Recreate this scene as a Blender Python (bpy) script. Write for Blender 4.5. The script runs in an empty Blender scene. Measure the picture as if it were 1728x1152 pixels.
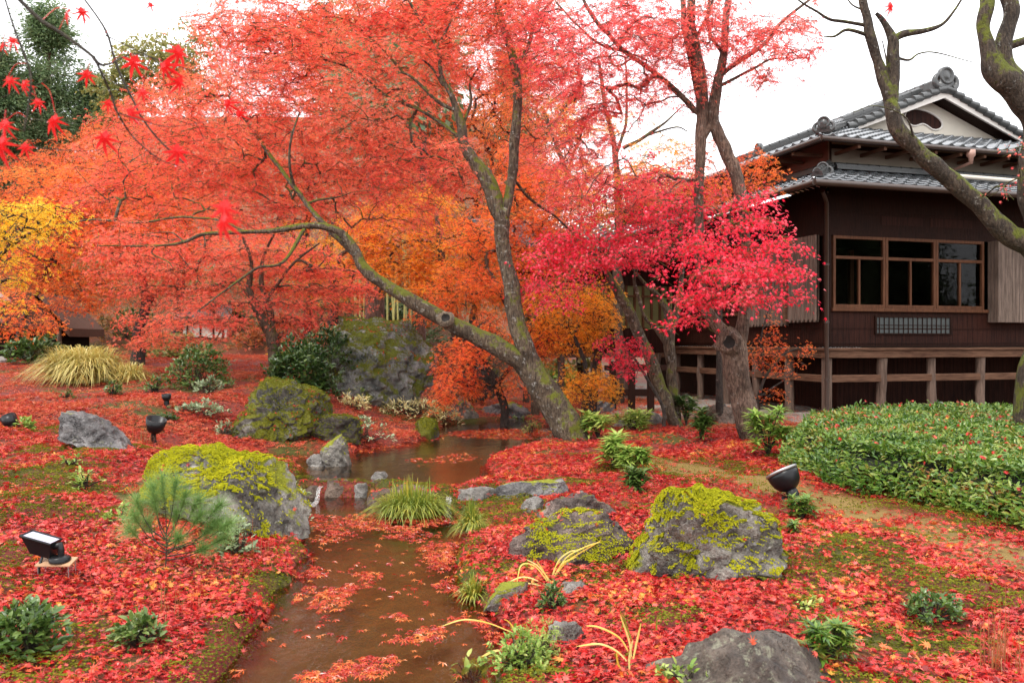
import bpy, math, numpy as np
from mathutils import Vector
R = math.radians
rng = np.random.default_rng(11)
S = bpy.context.scene
C = S.collection
# ------------------------------------------------------------------ camera, world, sun, exposure
F = 1400.0; EYE = 1.75; HZ = 576.0          # focal length in photo pixels, eye height over the stream, horizon row
cam = bpy.data.cameras.new('camera'); camo = bpy.data.objects.new('camera', cam); C.objects.link(camo)
camo.location = (0, 0, EYE); camo.rotation_euler = (R(90), 0, 0)
cam.sensor_width = 36; cam.lens = 36*F/1728; cam.clip_start = .05; cam.clip_end = 600
cam.dof.use_dof = True; cam.dof.focus_distance = 9.0; cam.dof.aperture_fstop = 4.6
S.camera = camo
w = bpy.data.worlds.new('World'); S.world = w; w.use_nodes = True
nt = w.node_tree; nt.nodes.clear()
sk = nt.nodes.new('ShaderNodeTexSky'); sk.sky_type = 'NISHITA'; sk.sun_disc = False
SUN_EL, SUN_AZ = 60, 215
sk.sun_elevation = R(SUN_EL); sk.sun_rotation = R(SUN_AZ); sk.air_density = 1.0; sk.dust_density = 4
mx = nt.nodes.new('ShaderNodeMix'); mx.data_type = 'RGBA'; mx.inputs[0].default_value = .93
mx.inputs[7].default_value = (11.6, 11.7, 12.0, 1)      # closed cloud cover over the sky
bg = nt.nodes.new('ShaderNodeBackground'); bg.inputs[1].default_value = .125
wo = nt.nodes.new('ShaderNodeOutputWorld')
nt.links.new(sk.outputs[0], mx.inputs[6]); nt.links.new(mx.outputs[2], bg.inputs[0]); nt.links.new(bg.outputs[0], wo.inputs[0])
sl = bpy.data.lights.new('sun', 'SUN'); sl.energy = 1.4; sl.angle = R(14); sl.color = (1, .96, .9)
so = bpy.data.objects.new('sun', sl); C.objects.link(so)
az, el = R(SUN_AZ), R(SUN_EL)
sd_ = Vector((math.sin(az)*math.cos(el), math.cos(az)*math.cos(el), math.sin(el)))
so.rotation_euler = sd_.to_track_quat('Z', 'Y').to_euler()
S.view_settings.view_transform = 'Standard'; S.view_settings.look = 'None'
S.view_settings.exposure = 0.9; S.view_settings.gamma = 1
S.cycles.max_bounces = 8; S.cycles.diffuse_bounces = 5; S.cycles.transparent_max_bounces = 8; S.cycles.glossy_bounces = 3
S.cycles.caustics_reflective = False; S.cycles.caustics_refractive = False

# ------------------------------------------------------------------ helpers
def at(px, py, Y): return np.array([(px-864)/F*Y, Y, EYE-(py-HZ)/F*Y])
def sstep(a, b, x):
    t = np.clip((x-a)/(b-a), 0, 1); return t*t*(3-2*t)
def nrm(v): return v/np.maximum(np.linalg.norm(v, axis=-1, keepdims=True), 1e-9)
_perm = np.random.default_rng(3).random((32, 32, 32))
def vnoise(p):
    p = np.asarray(p, float); i = np.floor(p).astype(int); f = p-i; f = f*f*(3-2*f); o = 0
    for a in (0, 1):
        for b in (0, 1):
            for c in (0, 1):
                wgt = (f[..., 0] if a else 1-f[..., 0])*(f[..., 1] if b else 1-f[..., 1])*(f[..., 2] if c else 1-f[..., 2])
                o = o+wgt*_perm[(i[..., 0]+a) % 32, (i[..., 1]+b) % 32, (i[..., 2]+c) % 32]
    return o*2-1
def fbm(p, octv=4, lac=2.1, g=.5):
    p = np.asarray(p, float); a = 1; s = 0
    for k in range(octv): s = s+a*vnoise(p+k*7.3); p = p*lac; a *= g
    return s
class MB:
    def __init__(s): s.v = []; s.f3 = []; s.f4 = []; s.n = 0
    def add(s, V, Fc):
        V = np.asarray(V, float).reshape(-1, 3); Fc = np.asarray(Fc, int)
        if len(Fc) == 0: return
        (s.f3 if Fc.shape[1] == 3 else s.f4).append(Fc+s.n); s.v.append(V); s.n += len(V)
    def box(s, a, b):
        (x0, y0, z0), (x1, y1, z1) = a, b
        s.add([(x0,y0,z0),(x1,y0,z0),(x1,y1,z0),(x0,y1,z0),(x0,y0,z1),(x1,y0,z1),(x1,y1,z1),(x0,y1,z1)],
              [(0,3,2,1),(4,5,6,7),(0,1,5,4),(1,2,6,5),(2,3,7,6),(3,0,4,7)])
    def build(s, name, mat, parent=None, origin=(0, 0, 0), smooth=False, bevel=0):
        V = np.concatenate(s.v)-np.asarray(origin, float)
        me = bpy.data.meshes.new(name)
        f3 = np.concatenate(s.f3) if s.f3 else np.zeros((0, 3), int); f4 = np.concatenate(s.f4) if s.f4 else np.zeros((0, 4), int)
        me.vertices.add(len(V)); me.vertices.foreach_set('co', V.astype(np.float32).ravel())
        loops = np.concatenate([f3.ravel(), f4.ravel()]); tot = np.concatenate([np.full(len(f3), 3), np.full(len(f4), 4)])
        st = np.concatenate([[0], np.cumsum(tot)[:-1]])
        me.loops.add(len(loops)); me.loops.foreach_set('vertex_index', loops.astype(np.int32))
        me.polygons.add(len(tot)); me.polygons.foreach_set('loop_start', st.astype(np.int32)); me.polygons.foreach_set('loop_total', tot.astype(np.int32))
        me.polygons.foreach_set('use_smooth', np.full(len(tot), smooth))
        me.update(calc_edges=True)
        if mat: me.materials.append(mat)
        o = bpy.data.objects.new(name, me); C.objects.link(o)
        if parent is not None: o.parent = parent
        else: o.location = origin
        if bevel:
            m = o.modifiers.new('bevel', 'BEVEL'); m.width = bevel; m.segments = 2; m.limit_method = 'ANGLE'
        return o
def tag(o, label, cat, group=None):
    o['label'] = label; o['category'] = cat
    if group: o['group'] = group
    return o
def thing(name, label, cat, loc, rz=0, group=None):
    o = bpy.data.objects.new(name, None); C.objects.link(o); o.empty_display_size = .1
    o.location = tuple(float(c) for c in loc); o.rotation_euler = (0, 0, rz); return tag(o, label, cat, group)
def catmull(P, n=5):
    P = np.asarray(P, float)
    if len(P) < 3: return np.concatenate([P[:1]+(P[1:2]-P[:1])*t for t in np.linspace(0, 1, n+1)[:, None, None]]).reshape(-1, P.shape[1])
    Q = np.vstack([2*P[0]-P[1], P, 2*P[-1]-P[-2]]); out = []
    for i in range(1, len(Q)-2):
        for t in np.linspace(0, 1, n, endpoint=False):
            a, b, c, d = Q[i-1:i+3]
            out.append(.5*((2*b)+(c-a)*t+(2*a-5*b+4*c-d)*t*t+(3*b-a-3*c+d)*t**3))
    out.append(P[-1]); return np.array(out)
def tube(mb, P, rad, k=8, rough=0.0, cap=True):
    P = np.asarray(P, float); n = len(P); rad = np.broadcast_to(rad, (n,)).astype(float)
    T = nrm(np.gradient(P, axis=0)); u = np.array([0, 0, 1.]) if abs(T[0][2]) < .9 else np.array([1., 0, 0])
    A = np.arange(k)*2*math.pi/k; V = np.zeros((n, k, 3))
    for i in range(n):
        u = u-T[i]*np.dot(u, T[i]); u /= max(np.linalg.norm(u), 1e-6); b = np.cross(T[i], u)
        V[i] = P[i]+rad[i]*(np.cos(A)[:, None]*u+np.sin(A)[:, None]*b)
    if rough:
        q = V/np.maximum(rad.mean()*2.2, .01); ctr = P[:, None]
        V = ctr+(V-ctr)*(1+rough*fbm(q*.55, 3))[..., None]
    i = np.arange(n-1)[:, None]*k; j = np.arange(k)[None]; j2 = (j+1) % k
    Fq = np.stack([i+j, i+j2, i+k+j2, i+k+j], -1).reshape(-1, 4)
    mb.add(V, Fq)
    if cap:
        for e, ring in ((0, V[0]), (n-1, V[-1])):
            mb.add(np.vstack([ring, P[e:e+1]]), [(a, (a+1) % k, k) if e else ((a+1) % k, a, k) for a in range(k)])
def segs(mb, A, B, ra, rb, k=4):
    A = np.asarray(A, float); B = np.asarray(B, float); n = len(A)
    if n == 0: return
    T = nrm(B-A); ref = np.where(np.abs(T[:, 2:3]) < .9, [[0, 0, 1.]], [[1., 0, 0]])
    u = nrm(np.cross(T, ref)); b = np.cross(T, u); a = np.arange(k)*2*math.pi/k
    ring = np.cos(a)[None, :, None]*u[:, None]+np.sin(a)[None, :, None]*b[:, None]
    V = np.stack([A[:, None]+ring*np.reshape(ra, (-1, 1, 1)), B[:, None]+ring*np.reshape(rb, (-1, 1, 1))], 1)
    base = np.arange(n)[:, None]*2*k; j = np.arange(k)[None]; j2 = (j+1) % k
    mb.add(V, np.stack([base+j, base+j2, base+k+j2, base+k+j], -1).reshape(-1, 4))
def lathe(mb, prof, org, axis, k=28):
    axis = nrm(np.asarray(axis, float)); ref = np.array([1., 0, 0]) if abs(axis[0]) < .9 else np.array([0, 1., 0])
    u = nrm(np.cross(axis, ref)); b = np.cross(axis, u); A = np.arange(k)*2*math.pi/k
    V = np.array([[np.asarray(org)+axis*h+r*(math.cos(t)*u+math.sin(t)*b) for t in A] for r, h in prof])
    i = np.arange(len(prof)-1)[:, None]*k; j = np.arange(k)[None]; j2 = (j+1) % k
    mb.add(V, np.stack([i+j, i+j2, i+k+j2, i+k+j], -1).reshape(-1, 4))
# leaf templates: stem at the origin, tip along +Y, face +Z
def star_template(lobes=7, spread=2.15, bend=.18):
    V = [(0, .28, .0)]; out = []
    A = np.linspace(-spread, spread, lobes)
    L = 1-.48*(np.abs(A)/spread)**1.5
    out.append((0, 0, 0))
    for i in range(lobes):
        a = A[i]; out.append((L[i]*.62*math.sin(a), .28+L[i]*.62*math.cos(a), -bend*L[i]*.9))
        if i < lobes-1:
            m = (A[i]+A[i+1])/2; out.append((.16*math.sin(m), .28+.16*math.cos(m), .02))
    V += out; n = len(out)
    return np.array(V), np.array([(0, 1+(i+1) % n, 1+i) for i in range(n)])
def maple_template(lobes=7, spread=2.2, bend=.3):
    A = np.linspace(-spread, spread, lobes); L = 1-.5*(np.abs(A)/spread)**1.5; out = [(0, 0, 0)]
    for i in range(lobes):
        a, l = A[i], L[i]
        for da, f in ((-.17, .52), (0, 1), (.17, .52)): out.append((l*.68*f*math.sin(a+da), .26+l*.68*f*math.cos(a+da), -bend*(l*f)**2*.8+(.03 if da else 0)))
        if i < lobes-1: m = (A[i]+A[i+1])/2; out.append((.15*math.sin(m), .26+.15*math.cos(m), .03))
    V = [(0, .26, 0)]+out; n = len(out); return np.array(V), np.array([(0, 1+(i+1) % n, 1+i) for i in range(n)])
STAR7 = star_template(7, 2.15, .12)
STAR5 = star_template(5, 1.9)
def tri_star(l=5):
    V = [(0, .12, .02)]; Fc = []
    for i, a in enumerate(np.linspace(-1.75, 1.75, l)):
        L = .85-.3*abs(a)/1.75; w_ = .21
        V += [(L*math.sin(a-w_/1.1)*.52, .12+L*.52*math.cos(a-w_/1.1), .0), (L*math.sin(a)*.9, .12+L*.9*math.cos(a), -.15), (L*math.sin(a+w_/1.1)*.52, .12+L*.52*math.cos(a+w_/1.1), .0)]
        b = 1+3*i; Fc += [(0, b+1, b), (0, b+2, b+1)]
    return np.array(V), np.array(Fc)
STARN = tri_star(5)
STAR3 = tri_star(3)
OVAL = (np.array([(0,0,0),(.17,.3,.05),(0,.36,0),(-.17,.3,.05),(.14,.68,.02),(0,.7,-.03),(-.14,.68,.02),(0,1,-.1)]),
        np.array([(0,1,2),(0,2,3),(1,4,2),(4,5,2),(2,5,6),(2,6,3),(4,7,5),(5,7,6)]))
KITE = (np.array([(0,0,0),(.3,.45,.04),(0,1,-.06),(-.3,.45,.04)]), np.array([(0,1,2),(0,2,3)]))
LANCE = (np.array([(0,0,0),(.115,.4,.05),(0,.5,.03),(-.115,.4,.05),(0,1,-.14)]), np.array([(0,1,2),(0,2,3),(1,4,2),(2,4,3)]))
NEEDLE = (np.array([(-.02,0,0),(.02,0,0),(0,1,-.04)]), np.array([(0,1,2)]))
TUFT = (np.array([(0,0,0),(.3,.1,.35),(.1,.4,.4),(-.35,.15,.3),(-.2,-.3,.4),(.2,-.35,.35)]), np.array([(0,1,2),(0,3,4),(0,5,1),(0,2,3),(0,4,5)]))
def put(mb, tpl, pos, d, n, size, squash=None):
    pos = np.asarray(pos, float); d = nrm(d); n = nrm(n-d*np.sum(d*n, -1, keepdims=True)); x = np.cross(d, n)
    Rm = np.stack([x, d, n], -1); V, Fc = tpl; N = len(pos); size = np.broadcast_to(size, (N,))
    TV = np.broadcast_to(V, (N,)+V.shape)
    if squash is not None: TV = TV*squash[:, None, :]
    W = np.einsum('nij,nvj->nvi', Rm, TV)*size[:, None, None]+pos[:, None]
    mb.add(W, (Fc[None]+np.arange(N)[:, None, None]*len(V)).reshape(-1, Fc.shape[1]))
def rdir(n): return nrm(rng.normal(size=(n, 3)))

# ------------------------------------------------------------------ materials
def newmat(name):
    m = bpy.data.materials.new(name); m.use_nodes = True; t = m.node_tree; t.nodes.clear()
    out = t.nodes.new('ShaderNodeOutputMaterial'); return m, t, out
def N(t, typ, **kw):
    n = t.nodes.new(typ)
    for k, v in kw.items():
        if k.startswith('i_'):
            key = k[2:].replace('_', ' '); n.inputs[int(key) if key.isdigit() else key].default_value = v
        else: setattr(n, k, v)
    return n
def ramp(t, stops, src=None, interp='LINEAR'):
    n = t.nodes.new('ShaderNodeValToRGB'); cr = n.color_ramp; cr.interpolation = interp
    while len(cr.elements) < len(stops): cr.elements.new(.5)
    for e, (p, c) in zip(cr.elements, stops): e.position = p; e.color = (c[0], c[1], c[2], 1)
    if src is not None: t.links.new(src, n.inputs[0])
    return n
def mixc(t, fac, a, b):
    n = t.nodes.new('ShaderNodeMix'); n.data_type = 'RGBA'
    for v, i in ((fac, 0), (a, 6), (b, 7)):
        if isinstance(v, (tuple, list)): n.inputs[i].default_value = (*v[:3], 1)
        elif isinstance(v, (int, float)): n.inputs[i].default_value = v
        else: t.links.new(v, n.inputs[i])
    return n.outputs[2]
def math_(t, op, a, b=None, clamp=False):
    n = t.nodes.new('ShaderNodeMath'); n.operation = op; n.use_clamp = clamp
    for i, v in enumerate((a, b)):
        if v is None: continue
        if isinstance(v, (int, float)): n.inputs[i].default_value = v
        else: t.links.new(v, n.inputs[i])
    return n.outputs[0]
def noise(t, scale, detail=4, vec=None, rough=.55, dist=0):
    n = N(t, 'ShaderNodeTexNoise'); n.inputs['Scale'].default_value = scale; n.inputs['Detail'].default_value = detail
    n.inputs['Roughness'].default_value = rough; n.inputs['Distortion'].default_value = dist
    if vec is not None: t.links.new(vec, n.inputs['Vector'])
    return n.outputs['Fac']
def coords(t, scale=None, which='Object'):
    c = N(t, 'ShaderNodeTexCoord')
    if scale is None: return c.outputs[which]
    m = N(t, 'ShaderNodeMapping'); m.inputs['Scale'].default_value = scale; t.links.new(c.outputs[which], m.inputs['Vector']); return m.outputs[0]
def gpos(t): return N(t, 'ShaderNodeNewGeometry').outputs['Position']
def principled(t, out, col, rough=.6, spec=.5, bump=None, bstr=.3, bdist=.02, metal=0, coat=0):
    p = N(t, 'ShaderNodeBsdfPrincipled')
    for v, k in ((col, 'Base Color'), (rough, 'Roughness'), (metal, 'Metallic'), (spec, 'Specular IOR Level'), (coat, 'Coat Weight')):
        if isinstance(v, (tuple, list)): p.inputs[k].default_value = (*v[:3], 1)
        elif isinstance(v, (int, float)): p.inputs[k].default_value = v
        else: t.links.new(v, p.inputs[k])
    if bump is not None:
        b = N(t, 'ShaderNodeBump'); b.inputs['Strength'].default_value = bstr; b.inputs['Distance'].default_value = bdist
        t.links.new(bump, b.inputs['Height']); t.links.new(b.outputs[0], p.inputs['Normal'])
    if out is not None: t.links.new(p.outputs[0], out.inputs[0])
    return p
def leaf_mat(name, cols, transl=.47, rough=.36, patch=.8, pamt=.45, spec=.5, tint=1.25):
    m, t, out = newmat(name)
    g = N(t, 'ShaderNodeNewGeometry'); nz = noise(t, patch, 2, g.outputs['Position'])
    nz = math_(t, 'MULTIPLY_ADD', math_(t, 'SUBTRACT', nz, .5), 2.2); t.nodes[-1].inputs[2].default_value = .5
    f = math_(t, 'ADD', math_(t, 'MULTIPLY', g.outputs['Random Per Island'], 1-pamt), math_(t, 'MULTIPLY', nz, pamt), True)
    r = ramp(t, [(i/(len(cols)-1)*.86+.07, c) for i, c in enumerate(cols)], f)
    p = principled(t, None, r.outputs[0], rough, spec)
    tr = N(t, 'ShaderNodeBsdfTranslucent'); br = N(t, 'ShaderNodeVectorMath', operation='MULTIPLY'); br.inputs[1].default_value = (tint, tint, tint)
    t.links.new(r.outputs[0], br.inputs[0]); t.links.new(br.outputs[0], tr.inputs[0])
    ms = N(t, 'ShaderNodeMixShader'); ms.inputs[0].default_value = transl
    t.links.new(p.outputs[0], ms.inputs[1]); t.links.new(tr.outputs[0], ms.inputs[2]); t.links.new(ms.outputs[0], out.inputs[0])
    return m
def bark_mat(name, dark, light, moss=.4, mosscol=(.13, .14, .015), pale=.25):
    m, t, out = newmat(name); pos = gpos(t)
    mp = N(t, 'ShaderNodeMapping'); mp.inputs['Scale'].default_value = (26, 26, 6); t.links.new(pos, mp.inputs[0])
    n1 = noise(t, 1.6, 6, mp.outputs[0], .65); n2 = noise(t, 3.6, 7, pos, .68); n3 = noise(t, 13, 7, pos, .7)
    c = ramp(t, [(.36, dark), (.62, light)], n1).outputs[0]; c = mixc(t, ramp(t, [(.35, (.75, .75, .75)), (.6, (0, 0, 0))], n2).outputs[0], c, tuple(x*.8 for x in dark))
    pm = ramp(t, [(.46+.2*(1-pale), (0, 0, 0)), (.54+.25*(1-pale), (1, 1, 1))], n3).outputs[0]
    c = mixc(t, math_(t, 'MULTIPLY', pm, .75), c, (.42, .40, .36))
    g = N(t, 'ShaderNodeNewGeometry'); sx = N(t, 'ShaderNodeSeparateXYZ'); t.links.new(g.outputs['Normal'], sx.inputs[0])
    mk = math_(t, 'ADD', math_(t, 'MULTIPLY', sx.outputs[2], .3), math_(t, 'ADD', math_(t, 'MULTIPLY', n2, 1.3), math_(t, 'MULTIPLY', n3, .6)))
    mm = ramp(t, [((1.34-moss*.50)/2, (0, 0, 0)), ((1.46-moss*.50)/2, (1, 1, 1))], math_(t, 'MULTIPLY', mk, .5)).outputs[0]
    mc = mixc(t, n3, tuple(x*.3 for x in mosscol), tuple(x*1.3 for x in mosscol))
    c = mixc(t, mm, c, mc)
    hh_ = math_(t, 'ADD', math_(t, 'MULTIPLY', n1, 1.2), math_(t, 'MULTIPLY', n3, .8)); principled(t, out, c, .7, .3, hh_, 1.0, .045); return m
def rock_mat(name, dark, light, moss=.5, mosscol=(.26, .27, .012), lichen=.4, updep=.5):
    m, t, out = newmat(name); pos = gpos(t)
    n1 = noise(t, 3.2, 8, pos, .62, .4); n2 = noise(t, 2.0, 4, pos, .6); n3 = noise(t, 14, 6, pos, .6); n4 = noise(t, 45, 3, pos)
    c = ramp(t, [(.36, dark), (.52, tuple((a+b)/2 for a, b in zip(dark, light))), (.64, light)], n1).outputs[0]
    c = mixc(t, math_(t, 'MULTIPLY', ramp(t, [(.5, (0, 0, 0)), (.62, (1, 1, 1))], n3).outputs[0], .45), c, tuple(x*.4 for x in dark))
    vo = N(t, 'ShaderNodeTexVoronoi', feature='DISTANCE_TO_EDGE'); vo.inputs['Scale'].default_value = 2.6; wv_ = N(t, 'ShaderNodeVectorMath', operation='ADD'); nzv = N(t, 'ShaderNodeTexNoise'); nzv.inputs['Scale'].default_value = 3.5; nzv.inputs['Detail'].default_value = 5; t.links.new(pos, nzv.inputs['Vector']); t.links.new(pos, wv_.inputs[0]); t.links.new(nzv.outputs['Color'], wv_.inputs[1]); t.links.new(wv_.outputs[0], vo.inputs['Vector'])
    ck = math_(t, 'MULTIPLY', ramp(t, [(.0, (1, 1, 1)), (.03, (0, 0, 0))], vo.outputs['Distance']).outputs[0], ramp(t, [(.48, (0, 0, 0)), (.62, (1, 1, 1))], noise(t, 1.7, 3, pos)).outputs[0]); c = mixc(t, math_(t, 'MULTIPLY', ck, .6), c, tuple(x*.25 for x in dark))
    c = mixc(t, ramp(t, [(.5, (0, 0, 0)), (.75, (.8, .8, .8))], noise(t, 1.3, 4, pos, .6, .5)).outputs[0], c, tuple(x*.6 for x in dark))
    lm = ramp(t, [(.63-.12*lichen, (0, 0, 0)), (.68-.12*lichen, (1, 1, 1))], noise(t, 11, 8, pos, .75)).outputs[0]
    c = mixc(t, math_(t, 'MULTIPLY', lm, lichen), c, (.33, .33, .23))
    n5 = noise(t, 60, 6, pos, .75); sp = ramp(t, [(.34, (.42,.42,.42)), (.5, (1,1,1)), (.66, (1.0,1.0,1.0))], n5).outputs[0]
    ml = N(t, 'ShaderNodeMix', data_type='RGBA', blend_type='MULTIPLY'); ml.inputs[0].default_value = 1; t.links.new(c, ml.inputs[6]); t.links.new(sp, ml.inputs[7]); c = ml.outputs[2]
    c = mixc(t, math_(t, 'MULTIPLY', ramp(t, [(.6, (0,0,0)), (.7, (1,1,1))], noise(t, 30, 5, pos, .7)).outputs[0], .5), c, tuple(min(.6, x*1.7) for x in light))
    g = N(t, 'ShaderNodeNewGeometry'); sx = N(t, 'ShaderNodeSeparateXYZ'); t.links.new(g.outputs['Normal'], sx.inputs[0])
    mk = math_(t, 'ADD', math_(t, 'MULTIPLY', sx.outputs[2], .5*updep), math_(t, 'ADD', n2, math_(t, 'MULTIPLY', n3, .25)))
    mm = ramp(t, [(1.08-moss*.75, (0, 0, 0)), (1.15-moss*.75, (1, 1, 1))], mk).outputs[0]
    mc = mixc(t, n4, tuple(x*.45 for x in mosscol), tuple(x*1.35 for x in mosscol))
    c = mixc(t, mm, c, mc)
    hgt = math_(t, 'ADD', math_(t, 'ADD', n1, math_(t, 'MULTIPLY', n3, .5)), math_(t, 'MULTIPLY', n4, math_(t, 'MULTIPLY', mm, .3)))
    hgt = math_(t, 'ADD', math_(t, 'SUBTRACT', hgt, math_(t, 'MULTIPLY', ck, .45)), math_(t, 'MULTIPLY', n5, .35))
    rg = math_(t, 'MULTIPLY_ADD', mm, .45); t.nodes[-1].inputs[2].default_value = .42
    principled(t, out, c, rg, .45, hgt, .9, .09); return m
def simple(name, col, rough=.6, metal=0, spec=.5, var=.25, sc=(6, 6, 6), bstr=.25, coat=0):
    m, t, out = newmat(name); v = coords(t, sc); n1 = noise(t, 2, 5, v)
    c = mixc(t, n1, tuple(x*(1-var) for x in col), tuple(min(1, x*(1+var)) for x in col))
    principled(t, out, c, rough, spec, n1, bstr, .01, metal, coat); return m
def wood_mat(name, dark, light, sc=(25, 25, 2), boards=0, axis=0, rough=.62):
    m, t, out = newmat(name); v = coords(t, sc); n1 = noise(t, 1.2, 6, v, .65); n2 = noise(t, .9, 3, coords(t))
    f = math_(t, 'ADD', math_(t, 'MULTIPLY', n1, .7), math_(t, 'MULTIPLY', n2, .35))
    c = ramp(t, [(.36, dark), (.68, light)], f).outputs[0]; h = n1
    if boards:
        sx = N(t, 'ShaderNodeSeparateXYZ'); t.links.new(coords(t), sx.inputs[0])
        s_ = math_(t, 'FRACT', math_(t, 'MULTIPLY', math_(t, 'ADD', sx.outputs[0], sx.outputs[1]), boards))
        gap = math_(t, 'LESS_THAN', s_, .07); c = mixc(t, gap, c, tuple(x*.35 for x in dark))
        h = math_(t, 'SUBTRACT', h, math_(t, 'MULTIPLY', gap, 1.5))
    principled(t, out, c, rough, .12, h, .5, .012); return m

M = {}
M['leaf_red'] = leaf_mat('maple leaves salmon red', [(.66,.06,.045),(.84,.13,.095),(.87,.20,.13),(.87,.27,.11),(.88,.42,.35)], patch=.55, rough=.27)
M['leaf_far'] = leaf_mat('maple leaves far red', [(.64,.07,.03),(.80,.14,.05),(.84,.22,.06),(.84,.30,.09)], patch=.4, rough=.3)
M['leaf_pink'] = leaf_mat('maple leaves rose red', [(.70,.05,.06),(.82,.11,.11),(.84,.19,.16),(.82,.24,.10)], patch=.6, rough=.27)
M['leaf_crimson'] = leaf_mat('maple leaves crimson', [(.68,.010,.030),(.83,.028,.07),(.87,.07,.13),(.88,.20,.21)], patch=1.0, rough=.27)
M['leaf_scarlet'] = leaf_mat('maple leaves orange red', [(.72,.085,.03),(.84,.16,.045),(.87,.26,.05),(.87,.38,.09)], patch=.6, rough=.3)
M['leaf_orange'] = leaf_mat('maple leaves orange', [(.80,.19,.02),(.86,.32,.025),(.88,.44,.04),(.88,.54,.08)], patch=.7, rough=.3)
M['leaf_amber'] = leaf_mat('maple leaves amber', [(.82,.18,.025),(.87,.33,.03),(.89,.48,.05),(.86,.22,.05),(.84,.15,.05)], patch=.6, rough=.3)
M['leaf_yellow'] = leaf_mat('maple leaves golden yellow', [(.80,.36,.015),(.86,.54,.025),(.88,.64,.06),(.85,.44,.02)], patch=1, rough=.3)
M['leaf_rust'] = leaf_mat('rust brown leaves', [(.24,.07,.03),(.42,.13,.04),(.48,.2,.06),(.32,.2,.05)], patch=.5)
M['leaf_olive'] = leaf_mat('olive green leaves', [(.14,.16,.04),(.23,.23,.06),(.34,.28,.09),(.17,.20,.07)], patch=.5)
M['leaf_green'] = leaf_mat('dark green needles', [(.06,.11,.05),(.12,.19,.08),(.22,.28,.13),(.08,.14,.07)], transl=.35, patch=.5)
M['leaf_shrub'] = leaf_mat('glossy dark shrub leaves', [(.03,.06,.014),(.06,.115,.022),(.11,.18,.035),(.24,.28,.09)], transl=.25, rough=.28)
M['leaf_lime'] = leaf_mat('bright green leaves', [(.10,.20,.03),(.20,.32,.05),(.34,.42,.09),(.48,.46,.12)], transl=.3)
M['leaf_hedge'] = leaf_mat('hedge leaves', [(.012,.035,.006),(.04,.10,.012),(.085,.17,.02),(.15,.24,.03),(.23,.28,.05),(.28,.11,.03)], transl=.25, rough=.3, patch=1.4)
M['leaf_sasa'] = leaf_mat('straw coloured dwarf bamboo leaves', [(.42,.34,.09),(.62,.52,.20),(.74,.66,.36),(.30,.30,.07)], transl=.25)
M['leaf_pale'] = leaf_mat('grey green variegated leaves', [(.12,.17,.08),(.26,.32,.17),(.45,.48,.30)], transl=.2)
M['leaf_evergreen'] = leaf_mat('dark evergreen shrub leaves', [(.012,.03,.008),(.03,.065,.014),(.06,.11,.022),(.12,.17,.04)], transl=.2, rough=.35)
M['leaf_pine'] = leaf_mat('young pine needles', [(.10,.20,.05),(.20,.34,.09),(.34,.48,.16)], transl=.25, patch=2)
M['grass_green'] = leaf_mat('sedge blades', [(.07,.13,.015),(.17,.22,.025),(.32,.34,.05),(.52,.36,.04)], transl=.25, patch=4)
M['grass_gold'] = leaf_mat('tawny pampas blades', [(.34,.22,.035),(.5,.38,.09),(.62,.53,.2),(.36,.34,.08),(.52,.24,.04)], transl=.3, patch=1)
M['blade_yellow'] = leaf_mat('yellow iris blades', [(.62,.36,.03),(.70,.52,.08),(.68,.60,.22),(.40,.38,.06)], transl=.3, patch=3)
M['blade_brown'] = leaf_mat('dry brown stems', [(.22,.06,.025),(.30,.11,.04),(.22,.14,.04)], transl=.1)
M['leaf_fallen'] = leaf_mat('fallen maple leaves', [(.10,.014,.008),(.26,.008,.008),(.44,.012,.013),(.51,.020,.015),(.55,.036,.022),(.60,.09,.07),(.57,.10,.02),(.70,.34,.05)], transl=.12, rough=.36, patch=1.1, pamt=.3, spec=.45)
M['leaf_fallen_far'] = leaf_mat('fallen maple leaves on the slope', [(.36,.03,.018),(.54,.07,.03),(.62,.13,.05),(.62,.24,.10)], transl=.1, rough=.4, patch=.7, pamt=.4)
M['leaf_wet'] = leaf_mat('floating maple leaves', [(.30,.015,.012),(.5,.035,.018),(.60,.10,.025),(.70,.26,.05)], transl=.05, rough=.22, patch=2, pamt=.3)
M['leaf_hang'] = leaf_mat('wet scarlet leaf', [(.60,.012,.014),(.70,.03,.03),(.74,.075,.07)], transl=.5, rough=.25, patch=6, pamt=.6)
M['moss'] = leaf_mat('moss tufts yellow green', [(.20,.20,.008),(.38,.37,.012),(.56,.52,.02)], transl=.25, rough=.8, patch=3, pamt=.5, spec=.2)
M['moss_dark'] = leaf_mat('moss tufts olive', [(.07,.085,.008),(.15,.155,.012),(.28,.26,.02)], transl=.2, rough=.8, patch=2, pamt=.5, spec=.2)
M['bark'] = bark_mat('maple bark', (.04,.024,.015), (.21,.145,.095), .42)
M['bark_moss'] = bark_mat('mossy maple bark', (.035,.022,.013), (.22,.16,.105), .66, (.14,.15,.012), .5)
M['bark_old'] = bark_mat('old dark mossy bark', (.022,.014,.009), (.125,.09,.062), .68, (.13,.145,.012), .35)
M['bark_grey'] = bark_mat('grey brown maple bark', (.05,.027,.018), (.27,.175,.125), .22, pale=.35)
M['bark_dark'] = bark_mat('dark wet bark', (.018,.013,.011), (.09,.065,.05), .22, pale=.1)
M['bark_cedar'] = bark_mat('cedar bark', (.08,.035,.022), (.22,.12,.09), .1, pale=.15)
M['twig'] = bark_mat('wet twig bark', (.03,.022,.016), (.10,.085,.055), .2)

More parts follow.
